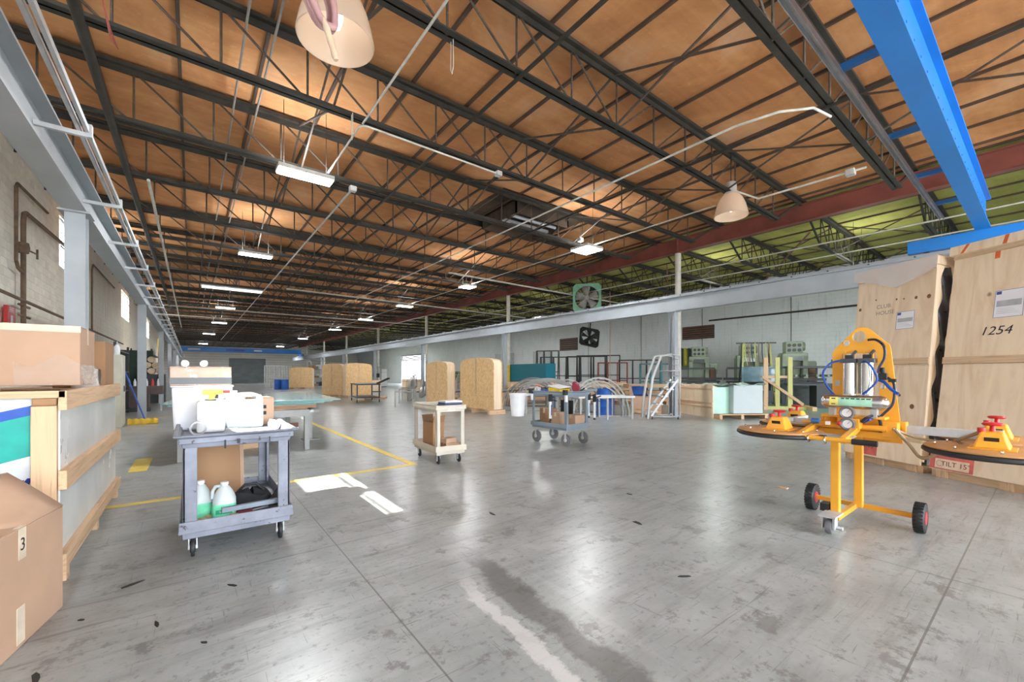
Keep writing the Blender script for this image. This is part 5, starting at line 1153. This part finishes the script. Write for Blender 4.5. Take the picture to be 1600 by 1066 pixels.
arch('curved aluminium window frame left of the blue grey cart, nearer one', (9.55, 10.45, .70), R(-40), 1.9, .5, 3, ARS); arch('curved aluminium window frame right of the nearest arched crate', (9.9, 11.6, .0), R(-40), 2.4, 1.15, 2, ARS)
arch('curved aluminium window frame left of the second arched crate, front one', (8.1, 17.8, .72), R(62), 2.6, .62, 3, ARS); arch('curved aluminium window frame left of the second arched crate, back one', (9.3, 20.8, .0), R(60), 3.0, 1.3, 3, ARS)
# pallets with boards
PB = MB().bb(-.6, .6, -.045, .045, 0, .018).mesh('board', LUMX); PBLK = MB().bb(-.045, .045, -.5, .5, 0, .09).mesh('bearer', LUMY)
def pallet(label, loc, rz=0, group=None):
    t = thing('wood_pallet', label, 'pallet', loc, rz, group)
    for x in (-.55, 0, .55): put(PBLK, 'bearer', t, (x, 0, .018))
    for i in range(7): put(PB, 'board', t, (0, -.455+.152*i, .108))
    for i in range(3): put(PB, 'board', t, (0, -.455+.455*i, 0))
    return t
pl = [(8.75, 15.2, 0), (10.4, 19.4, 0), (10.3, 17.2, 0), (9.2, 13.8, 0), (8.0, 22.6, 0), (10.8, 15.2, 0), (10.8, 15.2, .128), (10.4, 19.4, .128)]
PLN = ['wooden pallet behind the second arched crate, nearest of its row', 'bottom wooden pallet of the pair under the curved frames', 'wooden pallet between the curved frames and the arched crates', 'wooden pallet at the foot of the nearest arched crate', 'farthest wooden pallet beside the long frame bench', 'bottom wooden pallet of the stack by the runway column', 'top wooden pallet of the stack by the runway column', 'top wooden pallet of the pair under the curved frames']
for i, (x, y, z) in enumerate(pl): pallet(PLN[i], (x, y, z), R(15*i))
# timber stacks at mid distance
ts = [(12.6, 14.6), (14.2, 12.7), (13.0, 18.2), (16.2, 11.0), (17.4, 14.6)]
for i, (x, y) in enumerate(ts):
    for k in range(3): tag(MB().bb(-1.3+.1*k, 1.3-.07*k, -.3, .3, 0, .16).build('timber_bundle', LUMX, loc=(x, y, .02+.30*k+.141), rot=(0,0,R(-40+6*k))), 'bundle of pale boards, %s, in the %s timber pile of the side bay' % (['bottom','middle','top'][k], ORD[i]), 'timber')
    for s_ in (-.7, .7):
        for k in range(3): tag(MB().bb(-.05, .05, -.35, .35, 0, .139).build('timber_bearer', LUMY, loc=(x+s_*math.cos(R(-40)), y+s_*math.sin(R(-40)), .02+.30*k+.001), rot=(0,0,R(-40))), '%s bearer under the %s board bundle of the %s timber pile' % ('left' if s_ < 0 else 'right', ['bottom','middle','top'][k], ORD[i]), 'timber')
    tag(MB().bb(-1.2, 1.2, -.4, .4, 0, .02).build('floor_board', LUMX, loc=(x, y, 0), rot=(0,0,R(-40))), 'flat board on the floor beneath the %s timber pile' % ORD[i], 'timber')
# blue film wrapped glass rack
t = thing('wrapped_rack', 'long glass rack wrapped in blue film behind the yellow banded column', 'rack', (15.0, 17.8, 0), 0); M_BF = glassy('blue_film', (.05,.40,.55), .62, .25)
MB().bb(-.35, .35, -1.65, 1.65, .95, 1.92).build('film', M_BF, t); MB().bb(-.3, .3, -1.6, 1.6, .85, .95).build('deck', LUMY, t); MB().bb(-.06, .06, -1.5, 1.5, .95, 1.85).build('glass_pack', paint('blue_pack', (.03,.26,.40), .3), t)
for y in (-1.4, 1.3): MB().bb(-.3, .3, y, y+.1, 0, .85).build('leg', BLACKM, t)
# black A-frame glass racks against the side wall
def aframe(label, loc, rz, L=2.6, h=2.3, mat=BLACKM):
    t = thing('a_frame_rack', label, 'glass rack', loc, rz); 
    for x in (-L/2, -L/6, L/6, L/2):
        for s_ in (-1, 1): MB().bar((x, s_*.55, .12), (x, s_*.12, h), .07, .07).build('upright', mat, t)
        MB().bar((x, -.7, .12), (x, .7, .12), .07, .07).build('foot', mat, t); MB().bar((x, -.15, h), (x, .15, h), .06, .06).build('cap', mat, t)
    for s_ in (-1, 1):
        MB().bar((-L/2, s_*.12, h), (L/2, s_*.12, h), .06, .06).build('top_rail', mat, t); MB().bar((-L/2, s_*.5, .35), (L/2, s_*.5, .35), .06, .06).build('ledge', mat, t); MB().bar((-L/2, s_*.33, h*.5), (L/2, s_*.33, h*.5), .05, .05).build('mid_rail', mat, t)
        for x in (-L/2, L/2): MB().bb(x-.05, x+.05, s_*.65-.05, s_*.65+.05, 0, .10).build('pad', mat, t)
    return t
for i, (x, y, L, h) in enumerate(((20.6, 22.5, 1.6, 3.05), (19.6, 20.2, 2.6, 2.5), (19.4, 17.6, 2.4, 2.45), (21.6, 18.6, 2.8, 2.6), (21.4, 15.2, 2.4, 2.2))): aframe('black steel glass rack under the wall fan, %s from the left' % ORD[i], (x, y, 0), R(-52), L, h)
aframe('rust red steel rack right of the black glass racks', (19.0, 15.3, 0), R(-52), 1.6, 2.0, paint('rack_red', (.24,.055,.04), .6))
aframe('teal steel rack behind the rolling stairs', (19.6, 12.9, 0), R(-52), 1.6, 1.9, paint('rack_teal', (.05,.17,.20), .6))
# blue drums, stairs, cylinders
def drum(label, loc, mat):
    t = thing('steel_drum', label, 'drum', loc); MB().lathe([(.001,0), (.29,0), (.295,.02), (.285,.04), (.285,.28), (.295,.30), (.285,.32), (.285,.56), (.295,.58), (.285,.60), (.285,.84), (.295,.87), (.28,.88), (.275,.86), (.001,.86)], 28).build('body', mat, t); MB().cyl((.15,0,.86), (.15,0,.885), .03, 12).build('bung', GALV, t); return t
M_BD = paint('drum_blue', (.012,.10,.42), .4)
drum('blue drum under the curved window frame by the stairs', (10.75, 8.95, 0), M_BD); drum('second blue drum behind the curved frame, nearer the column', (13.9, 9.9, 0), M_BD)
for i, (x, y) in enumerate(((10.6, 44.5), (11.1, 44.1))): drum('far blue drum by the white frames, %s one' % ['left','right'][i], (x-4.6, y-3.0+.2, 0), M_BD)
t = thing('rolling_stairs', 'grey tubular rolling stairs beside the runway column', 'stairs', (11.33, 7.33, 0), R(-38)); ST = paint('stair_grey', (.46,.47,.47), .4, .2, .1, 5)
for y in (-.28, .28):
    MB().tube([(-.45,y,.02), (-.40,y,.6), (-.30,y,1.25), (-.05,y,1.9), (.25,y,1.95)], .04, 10).build('handrail', ST, t); MB().bar((-.35,y,.10), (.45,y,1.2), .04, .06).build('stringer', ST, t); MB().cyl((.5,y,.02), (.5,y,1.9), .02, 8).build('rear_post', ST, t); MB().cyl((.1,y,1.45), (.5,y,1.45), .018, 8).build('guard_rail', ST, t)
    MB().cyl((.25,y,1.95), (.5,y,1.9), .025, 8).build('guard_rail', ST, t); MB().cyl((-.35,y,.08), (.5,y,.08), .022, 8).build('base_rail', ST, t); caster(t, .45, y, .05, .03); caster(t, -.32, y, .05, .03)
for i in range(5): MB().bb(-.36+.16*i, -.14+.16*i, -.27, .27, .22+.22*i, .25+.22*i).build('tread', ST, t)
for i in range(4): MB().cyl((.5, -.28, 1.3+.17*i), (.5, .28, 1.3+.17*i), .012, 6).build('mesh_bar', ST, t)
open_carton('large low open carton right of the rolling stairs', (12.75, 8.75, .14), (.9, 1.0, .42), R(30), CARD, True)
pallet('dark edged pallet under the large open carton by the stairs', (12.75, 8.75, 0), R(30))
# lidless wooden crate with a glass-green liner
t = thing('open_crate', 'pale plywood crate on a pallet with a white block and green film inside', 'crate', (12.64, 6.32, 0), R(-30)); PLYL = m_ply('pale_plywood', (.84,.70,.50), (.74,.58,.38), (.3,.16,.08))
m = MB(); n = 16; top = [(2.15*(1-i/n), 1.0+.05*math.sin(i/n*math.pi*5)) for i in range(n+1)]
m.prism([(0,.0), (2.15,.0)]+top, lambda a, b, d: (d, a, b), -.03, .0); m.build('end_panel', PLYL, t)
for z in (.30, .43, .86): MB().bb(-.055, -.03, 0, 2.15, z, z+.05).build('batten', LUMY, t)
MB().bb(0, 1.55, 0, .03, .14, .95).build('side_panel', paint('film_green', (.45,.72,.60), .3, 0, .1, 3), t); MB().bb(0, 1.55, 2.12, 2.15, .12, 1.0).build('side_panel', PLYL, t); MB().bb(1.52, 1.55, .03, 2.12, .14, .90).build('far_panel', PLYL, t)
MB().bb(.50, 1.48, -.22, .55, .155, 1.02).build('foam_block', paint('white_foam', (.50,.57,.58), .6, 0, .05, 2), t, bevel=.02)
MB().grid(lambda u, v_: (.0+1.6*u, -.26+.9*v_, 1.03+.05*math.sin(9*u)*math.cos(6*v_)+.02*math.sin(23*u)), 20, 10).build('film_sheet', paint('film_pale', (.55,.78,.68), .25), t)
for k in range(5): MB().bb(0, 1.6, -.30+.5*k, -.12+.5*k, .12, .145).build('pallet_board', LUMX, t)
for x in (0, .7, 1.48): MB().bb(x, x+.09, -.30, 2.1, 0, .12).build('pallet_bearer', LUMY, t)
# pale green machines
MG = paint('machine_green', (.25,.30,.22), .45, 0, .12, 3, wear=(.22,.26,.20), wear_t=.7); MD = paint('machine_dark', (.035,.04,.045), .5, 0, .3, 4)
def machine(label, loc, rz, s=1.0):
    t = thing('edging_machine', label, 'machine', loc, rz)
    MB().bb(-.55, .55, -.5, .5, 0, .95).build('base_cabinet', paint('machine_base', (.10,.12,.12), .5), t, bevel=.02); MB().bb(-1.0, 1.0, -.75, -.5, .92, 1.02).build('work_bed', MD, t)
    m = MB(); m.prism([(-.50,.95), (.50,.95), (.50,2.15), (.42,2.35), (-.42,2.35), (-.50,2.15)], xz, -.15, .55); m.build('column', MG, t, bevel=.03)
    for s_ in (-1, 1): MB().bb(s_*.40-.10, s_*.40+.10, -.5, -.15, 1.05, 2.2).build('front_pillar', MG, t, bevel=.02)
    MB().bb(-.50, .50, -.5, -.14, 1.95, 2.3).build('head', MG, t, bevel=.03); m = MB(); m.prism([(-.30,1.98), (.30,1.98), (.26,2.16), (-.26,2.16)], xz, -.51, -.495); m.build('window', paint('machine_window', (.05,.07,.07), .15), t)
    MB().bb(-.34, .34, -.35, .25, 2.3, 2.85).build('control_box', MG, t, bevel=.03); MB().cyl((.34,-.05,2.62), (.46,-.05,2.62), .2, 20).build('motor_drum', MG, t)
    for i in range(2):
        for k in range(3): MB().lathe([(.001,-.03), (.075,-.03), (.075,0), (.001,0)], 16, (-.2+.2*k, -.35, 2.45+.22*i), 'y').build('dial', MD, t)
    MB().bb(.5, .95, -.1, .5, 1.35, 1.95).build('side_motor', MG, t, bevel=.08); MB().bb(.55, .85, -.4, -.05, 1.0, 1.6).build('side_box', paint('box_brown', (.22,.10,.06), .6), t)
    MB().bar((-1.15,-.7,1.12), (1.1,-.7,1.12), .12, .12).build('table_rail', MD, t); MB().bar((-1.0,-.72,1.66), (.75,-.72,1.66), .10, .10).build('fence_rail', MD, t)
    for x in (-1.0, .75): MB().bar((x,-.72,1.12), (x,-.72,1.65), .06, .06).build('fence_post', MD, t)
    for x in (-.9, .9): MB().bb(x-.04, x+.04, -.7, -.62, 0, .92).build('bed_leg', MD, t)
    return t
machine('left one of three pale green glass machines by the side wall', (22.1, 11.9, 0), R(-58)); machine('middle one of three pale green glass machines by the side wall', (22.6, 9.6, 0), R(-58)); machine('right one of three pale green glass machines, nearest the leaning crates', (22.0, 7.35, 0), R(-58))
# dark clutter table right of the machines
t = thing('roller_table', 'black roller table with tools right of the pale green machines', 'table', (20.2, 5.6, 0), R(-58))
MB().bb(-1.3, 1.3, -.5, .5, 1.60, 1.68).build('upper_deck', MD, t); MB().bb(-1.3, 1.3, -.5, .5, .9, .98).build('lower_deck', MD, t); MB().bb(-.4, .4, -.45, .45, .0, .9).build('cabinet', MD, t)
for x in (-1.25, 1.2):
    for y in (-.48, .42): MB().bb(x, x+.06, y, y+.06, 0, 1.6).build('post', MD, t)
for k in range(7): MB().cyl((-1.1+.36*k, -.52, 1.3), (-1.1+.36*k, .48, 1.3), .045, 10).build('roller', MG, t)
MB().bb(.3, 1.2, .0, .3, 1.68, 1.95).build('drive_box', paint('teal_box', (.10,.17,.17), .5), t)
MB().tube([(.5,-.55,1.5), (.6,-.62,1.1), (.75,-.6,.7), (.6,-.65,.4)], .05, 8).build('rag', paint('pale_green_rag', (.30,.55,.45), .7), t)
# yellow easel rack with straps and a sheet of glass
t = thing('glass_easel', 'yellow legged easel with hanging straps and a blue glass sheet', 'easel', (20.0, 8.1, 0), R(-52)); YE = paint('easel_yellow', (.50,.50,.16), .5)
for x in (-.65, .65):
    MB().bar((x,-.45,.05), (x*.8,0,2.75), .06, .06).build('leg', YE, t); MB().bar((x,.5,.05), (x*.8,0,2.75), .06, .06).build('leg', MD, t)
MB().bar((-.8,0,2.75), (.8,0,2.75), .06, .06).build('top_rail', MD, t); MB().bar((-.75,-.36,.6), (.75,-.36,.6), .07, .07).build('ledge', MD, t); MB().bb(-.68, .62, -.42, -.38, 1.02, 1.68).build('glass_pane', paint('blue_glass', (.10,.20,.26), .12), t); MB().bb(-.7, .7, -.35, .3, .12, .58).build('dark_box', MD, t)
for k in range(9): MB().tube([(-.6+.14*k,-.03,2.75), (-.62+.14*k,-.10,2.3), (-.56+.14*k+.05*math.sin(k),-.14,1.75)], .022, 6).build('strap', [MD, YE, paint('strap_brown', (.25,.16,.09), .7)][k % 3], t)
# plank rack
t = thing('plank_rack', 'rough wooden rack of three upright yellow planks and a diagonal one', 'rack', (17.9, 6.4, 0), R(-52)); PK = wood('yellow_plank', (.62,.60,.24), (.46,.44,.16)); PKX = wood('yellow_plank_x', (.62,.60,.24), (.46,.44,.16), (1.5,30,30))
for i, x in enumerate((-.55, -.15, .28)): MB().bb(x, x+.15, -.03, .03, .1, 2.0).build('plank', LUM if i == 0 else PK, t)
MB().bb(-.7, 1.1, -.05, .05, 0, .12).build('base_beam', PKX, t); MB().bb(-.7, -.55, -.5, .5, 0, .14).build('foot', LUMY, t); MB().bb(.9, 1.05, -.5, .5, 0, .14).build('foot', LUMY, t); MB().bb(-.6, .45, .03, .07, 1.2, 1.3).build('cross_board', LUMX, t)
MB().bar((-.6,-.08,1.25), (.75,-.12,.20), .10, .03, (0,1,0)).build('diagonal_plank', LUM, t)
# wall furniture of the side bay
for i, (y, z0, z1) in enumerate(((13.2, 3.5, 4.3), (24.2, 3.3, 4.3))):
    t = thing('wall_louvre', 'brown slatted louvre high on the white side wall, %s' % ['above the rolling stairs', 'left of the black fan'][i], 'louvre', (24.47, y, z0)); MB().bb(-.03, .02, -1.0, 1.0, 0, z1-z0).build('backing', MD, t)
    for k in range(6): MB().box((-.05, 0, .07+k*(z1-z0)/6), (.10, 1.96, .02), (0, R(30), 0)).build('slat', paint('louvre_brown', (.28,.12,.07), .6), t)
t = thing('hanging_clothes', 'row of hanging coats and a yellow cloth on a wall rail behind the stairs', 'clothes', (24.2, 14.0, 0), 0); MB().cyl((0,-1.3,2.9), (0,1.0,2.9), .025, 8).build('rail', STEEL_DK, t)
for k in range(7): MB().grid(lambda u, v_, k=k: (-.05+.06*math.sin(8*u), -1.2+.31*k+.24*u, 2.88-1.1*v_-.1*math.sin(3*u+k)), 6, 6).build('garment', [MD, paint('coat_brown', (.16,.13,.10), .8), MD, paint('cloth_yellow', (.72,.66,.08), .7), MD, WHITE, MD][k], t, solid=.03)
for s_ in (-1.2, .9): MB().cyl((0,s_,2.9), (.27,s_,2.9), .02, 6).build('bracket', STEEL_DK, t)
for i, (y, w_) in enumerate(((27.5, 2.2), (33, 3.0))):
    d = thing('door_%d' % (5+i), '', 'door', (24.46, y, 0)); struct(d); del d['label']; del d['category']; MB().bb(-.03, .02, -w_/2, w_/2, 0, 3.4).build('leaf', paint('grey_door', (.50,.54,.55), .5), d); MB().bb(-.05, -.03, -w_/2, -w_/2+.06, 0, 3.4).build('frame', STEEL_GR, d); MB().bb(-.05, -.03, w_/2-.06, w_/2, 0, 3.4).build('frame', STEEL_GR, d)
pipe('drop_cord', 'thin pink air line dropping from the roof beside the rolling stairs', [(16.2, 13.2, 5.4), (16.2, 13.2, .9)], .016, paint('pink_line', (.62,.30,.26), .5)); tag(MB().bb(-.25, .25, -.25, .25, 0, .9).build('hose_cabinet', paint('rack_red', (.24,.055,.04), .6), bevel=.02, loc=(16.2, 13.2, 0)), 'small red cabinet below the pink air line', 'cabinet')
# far middle: shelving, shrubs of clutter by the open door
def shelf_unit(label, loc, rz, L, h, n, matf, cols, dens=6, dp=.6):
    t = thing('shelving_rack', label, 'rack', loc, rz); random.seed(int(loc[0]*31+loc[1]*7))
    for x in (0, L-.06):
        for y in (0, dp-.06): MB().bb(x, x+.06, y, y+.06, 0, h).build('upright', matf, t)
    for k in range(n): MB().bb(0, L, 0, dp, .12+k*(h-.2)/(n-1)*.92, .16+k*(h-.2)/(n-1)*.92).build('shelf', matf, t)
    return t
BOXC = [CARD, CARD_D, WHITE, paint('box_navy', (.05,.08,.16), .5), paint('box_orange', (.60,.25,.10), .5), paint('box_grey', (.4,.42,.43), .5), MD]
def fill(loc, rz, L, h, n, dens, dp, where):
    random.seed(int(loc[0]*13+loc[1]*5)); c_, s_ = math.cos(rz), math.sin(rz)
    for k in range(n-1):
        z = .16+k*(h-.2)/(n-1)*.92; x = .08; gap = (h-.2)/(n-1)*.92-.06; q = 0
        while x < L-.5 and q < dens:
            w_ = random.uniform(.25, .5); hh = min(gap, random.uniform(.18, .45)); X_, Y_ = x+w_/2, dp/2
            carton('%s carton on the %s shelf of the %s' % (ORD[q], ORD[k], where), (loc[0]+c_*X_-s_*Y_, loc[1]+s_*X_+c_*Y_, z+.001), (w_-.02, dp*.7, hh), rz, random.choice(BOXC), False, 'stored_carton'); x += w_+random.uniform(.02, .12); q += 1
for (loc, rz, L, h, n, dens, dp, where, lab) in (((-1.75, 16.6, 0), R(90), 3.2, 2.3, 4, 8, .7, 'dark rack by the broom', 'dark steel shelving behind the beige cabinet and blue broom'), ((-1.55, 27, 0), R(90), 6, 2.6, 4, 6, .8, 'far left rack', 'far left shelving rack along the block wall'),
        ((13.2, 36, 0), R(90), 6, 2.2, 3, 8, .8, 'rack left of the bright doorway', 'low rack of boxes left of the bright open doorway'), ((16.5, 30, 0), R(70), 5, 2.0, 3, 8, .8, 'rack below the bright doorway', 'low rack of boxes in front of the bright open doorway'), ((9.6, 46, 0), R(20), 4.5, 3.0, 4, 7, .8, 'far rack of white parts', 'far rack behind the small arched crate')):
    shelf_unit(lab, loc, rz, L, h, n, BLACKM if loc[0] < 0 else TBL, None, dens, dp); fill(loc, rz, L, h, n, dens, dp, where)
# cabinet, broom, desk
t = thing('steel_cabinet', 'tall beige steel cabinet by the left runway column', 'cabinet', (-1.64, 14.7, 0)); MB().bb(-.30, .22, -.28, .28, 0, 1.85).build('body', CREAM, t, bevel=.008); MB().bb(.22, .24, -.27, -.005, .05, 1.83).build('door', CREAM, t); MB().bb(.22, .24, .005, .27, .05, 1.83).build('door', CREAM, t); MB().bb(.24, .26, -.05, -.03, .9, 1.05).build('handle', BLACKM, t); MB().bb(.0, .06, -.285, -.28, 1.42, 1.44).build('slot', BLACK, t)
t = thing('spray_can', 'white bottle standing on the beige cabinet', 'bottle', (-1.52, 14.6, 1.851)); MB().lathe([(.001,0), (.06,0), (.06,.2), (.025,.26), (.001,.26)], 16).build('body', WHITE, t); MB().cyl((0,0,.26), (0,0,.34), .012, 8).build('nozzle', WHITE, t)
t = thing('push_broom', 'yellow push broom with a blue handle leaning by the beige cabinet', 'broom', (-1.05, 14.9, 0)); MB().grid(lambda u, v_: (-.30+.62*u, -.06+.12*v_+.01*math.sin(20*u), .03+.13*math.sin(math.pi*v_)+.015*math.sin(31*u)), 24, 8).build('head_cover', paint('broom_yellow', (.72,.46,.03), .6), t); MB().bb(-.30, .32, -.06, .06, .0, .04).build('bristles', paint('broom_bristle', (.5,.34,.06), .8), t); MB().cyl((.05,0,.12), (-.38,.30,1.42), .018, 10).build('handle', paint('broom_blue', (.03,.10,.42), .4), t)
t = thing('brown_desk', 'dark brown desk with clutter beyond the second left column', 'desk', (-1.6, 20.4, 0)); MB().bb(-.5, .75, -.4, .4, .62, .92).build('top_box', paint('desk_brown', (.07,.045,.038), .5), t); MB().bb(-.5, .35, -.35, .35, .15, .62).build('drawers', paint('desk_brown', (.07,.045,.038), .5), t, bevel=.01)
for x in (-.45, .68): MB().bb(x, x+.05, -.38, -.33, 0, .62).build('leg', STEEL_GR, t)
MB().bb(-.45, .4, -.39, -.2, .0, .15).build('plinth', MD, t)
for i in range(7): tag(MB().lathe([(.001,0), (.04,0), (.04,.16), (.018,.22), (.018,.26), (.001,.26)], 12).build('bottle', [WHITE, paint('bottle_blue', (.1,.3,.5), .4), PAPER, GALV, WHITE, RED, GALV][i], loc=(-1.95+.16*i, 20.15+.06*(i % 2), .921)), '%s small bottle from the left on the dark brown desk' % ORD[i], 'bottle')
t = thing('lumber_end_roll', 'stack of pale rolls seen end on behind the second left column', 'rolls', (-1.5, 25.6, 0)); MB().bb(-.5, .5, -.1, .8, 0, 1.35).build('dark_bin', MD, t)
rolls = [(-.3, 1.5), (0, 1.5), (.3, 1.5), (-.15, 1.77), (.15, 1.77), (0, 2.04)]
for (x, z) in rolls: MB().lathe([(.001,0), (.14,0), (.14,.7), (.001,.7)], 16, (x, 0, z), 'y').build('roll', paint('cream_roll', (.75,.60,.42), .7), t)
tag(MB().bb(-.10, .10, -.10, .10, 0, 3.6).build('yellow_post', YELLOW, loc=(-1.62, 34.6, 0)), 'yellow painted post at the left wall beyond the rolls', 'post')
tag(MB().bb(-.7, .7, -.1, .1, 0, 2.5).build('dark_panel', paint('dark_green_panel', (.02,.05,.035), .6), loc=(-2.2, 26.8, 0)), 'tall dark green panel behind the pale rolls', 'panel')
# raised plywood shelf behind the carton pile on the left
t = thing('plywood_shelf', 'plywood shelf on posts against the left wall behind the cartons', 'shelf', (-2.85, 16.9, 0)); MB().bb(-.35, .3, -1.0, 2.2, 2.42, 2.50).build('board', LUMY, t); MB().bb(-.35, .3, -1.02, -.98, 2.30, 2.52).build('fascia', LUMX, t)
for y in (-.9, .6, 2.1): MB().bb(.21, .29, y, y+.08, 0, 2.42).build('post', LUM, t)
# cord loops and electrics on the red girder and side bay
for i, (x, y) in enumerate(((2.05, 6.9), (2.6, 4.62))):
    tag(MB().tube([(0,-.03,.0), (0,-.035,-.35), (0,0,-.42), (0,.035,-.35), (0,.03,0)], .006, 6).build('pull_chain', WHITE_P, loc=(x, y, 5.56)), 'small hanging loop of cord under the roof, %s' % ['beside the near white conduit', 'right of the near dome lamp'][i], 'cord')
t = thing('red_cord', 'thin red cords hanging from the joists above the left runway', 'cord', (-.75, 4.6, 5.5)); 
for k in range(3): MB().tube([(0,.0,.0), (.03*k,.6,-.25-.08*k), (.05,1.6,-.42-.05*k), (.02,2.5,-.1)], .006, 6).build('strand', paint('red_cord', (.6,.12,.09), .5), t)
# scraps on the floor
random.seed(5)
SCR = [(-.55, 2.75), (-.48, 3.25), (-.15, 2.95), (.05, 2.6), (.2, 3.2), (-.30, 3.6), (2.3, 3.3), (3.2, 2.3), (2.6, 1.5), (3.9, 2.9)]
for i, (x, y) in enumerate(SCR):
    m = MB(); n = 7; L = random.uniform(.02, .06); pts = [(math.cos(2*math.pi*k/n)*L*random.uniform(.6, 1.3), math.sin(2*math.pi*k/n)*L*.35*random.uniform(.6, 1.3)) for k in range(n)]
    m.prism(pts, xy, .0, .004); tag(m.build('floor_scrap', BLACK, loc=(x, y, .0005), rot=(0, 0, random.uniform(0, 3))), 'dark rubber scrap on the concrete, %s' % ('near the cartons and grey cart' if i < 6 else 'on the open floor ahead of the camera'), 'scrap', 'rubber scraps by the carts' if i < 6 else 'rubber scraps on the open floor')
# more curved frames, long profiles and shop clutter in the middle ground
ARD = paint('bronze_aluminium', (.16,.15,.14), .35, .4, .15, 5)
for i, (x, y, rz, w_, h_, m_, lab) in enumerate(((11.2, 23.4, 60, 3.2, 1.0, ALW, 'low curved frame lying behind the long bench, pale one'), (12.6, 21.6, 55, 3.2, 1.35, ALU, 'tall curved frame standing behind the long bench'), (11.3, 13.2, -40, 2.3, 1.2, ARD, 'dark bronze curved frame right of the nearest arched crate'), (11.1, 11.0, -38, 1.6, 1.15, ALW, 'pale curved frame behind the blue grey cart'), (11.0, 9.9, -30, 1.5, 1.15, ARD, 'dark curved frame behind the blue drum'))):
    arch(lab, (x, y, 0), R(rz), w_, h_, 4, m_)
for i in range(6):
    x, y = 8.2+.35*i, 21.5-.55*i
    tag(MB().bar((-1.2, 0, 0), (1.2, .4, .02*i), .06, .05).build('metal_profile', [ALW, ALU, ARD][i % 3], loc=(9.4+.25*i, 16.8-.7*i, .60+.04*(i % 2))), 'long window profile laid over the pallets behind the arched crates, %s from the left' % ORD[i], 'profile')
    tag(MB().bb(-.06, .06, -.06, .06, 0, .57).build('trestle_leg', LUM, loc=(9.4+.25*i, 16.95-.7*i, 0)), 'short wooden trestle post under the %s long window profile' % ORD[i], 'post')
CLT = [(15.4, 24.5, .9, .7, .8, CARD), (16.2, 26.2, .6, .6, 1.3, WHITE), (14.9, 27.4, 1.2, .8, .7, LUM), (17.6, 22.4, .8, .8, 1.1, MD), (18.8, 26.4, 1.4, .6, 1.2, CARD_D), (13.4, 23.6, .7, .7, .9, MD), (13.0, 29.2, 1.2, .8, 1.0, PLY), (18.4, 31.5, 1.0, .8, 1.6, paint('clutter_green', (.12,.22,.10), .7)), (20.4, 35, 1.6, .9, 1.4, LUM), (15.6, 43, 1.4, 1.0, 1.9, WHITE), (11.0, 31.5, 1.0, .7, .9, PLY), (9.8, 36.5, .9, .9, 1.5, WHITE)]
CLN = ['brown stack of flat cartons left of the blue wrapped rack', 'tall white bin beyond the blue wrapped rack', 'low stack of boards behind the white pipe column', 'dark tool chest right of the bright doorway', 'dark carton stack under the far side wall', 'dark chest in front of the bright doorway', 'low plywood box by the far white columns', 'tall dark green bale by the bright doorway', 'stack of boards under the bright doorway', 'large white crate far by the open doorway', 'plywood box right of the middle arched crates', 'white cabinet right of the middle arched crates']
for i, (x, y, a, b, h, m_) in enumerate(CLT):
    t = thing('storage_box', CLN[i], 'box', (x, y, 0), R(-20+17*(i % 5))); MB().bb(-a/2, a/2, -b/2, b/2, .08, h).build('body', m_, t, bevel=.015); MB().bb(-a/2+.03, a/2-.03, -b/2+.03, b/2-.03, 0, .08).build('plinth', MD, t); MB().bb(-a/2-.02, a/2+.02, -b/2-.02, b/2+.02, h*.8, h*.8+.05).build('band', LUMX if m_ is not WHITE else GALV, t)
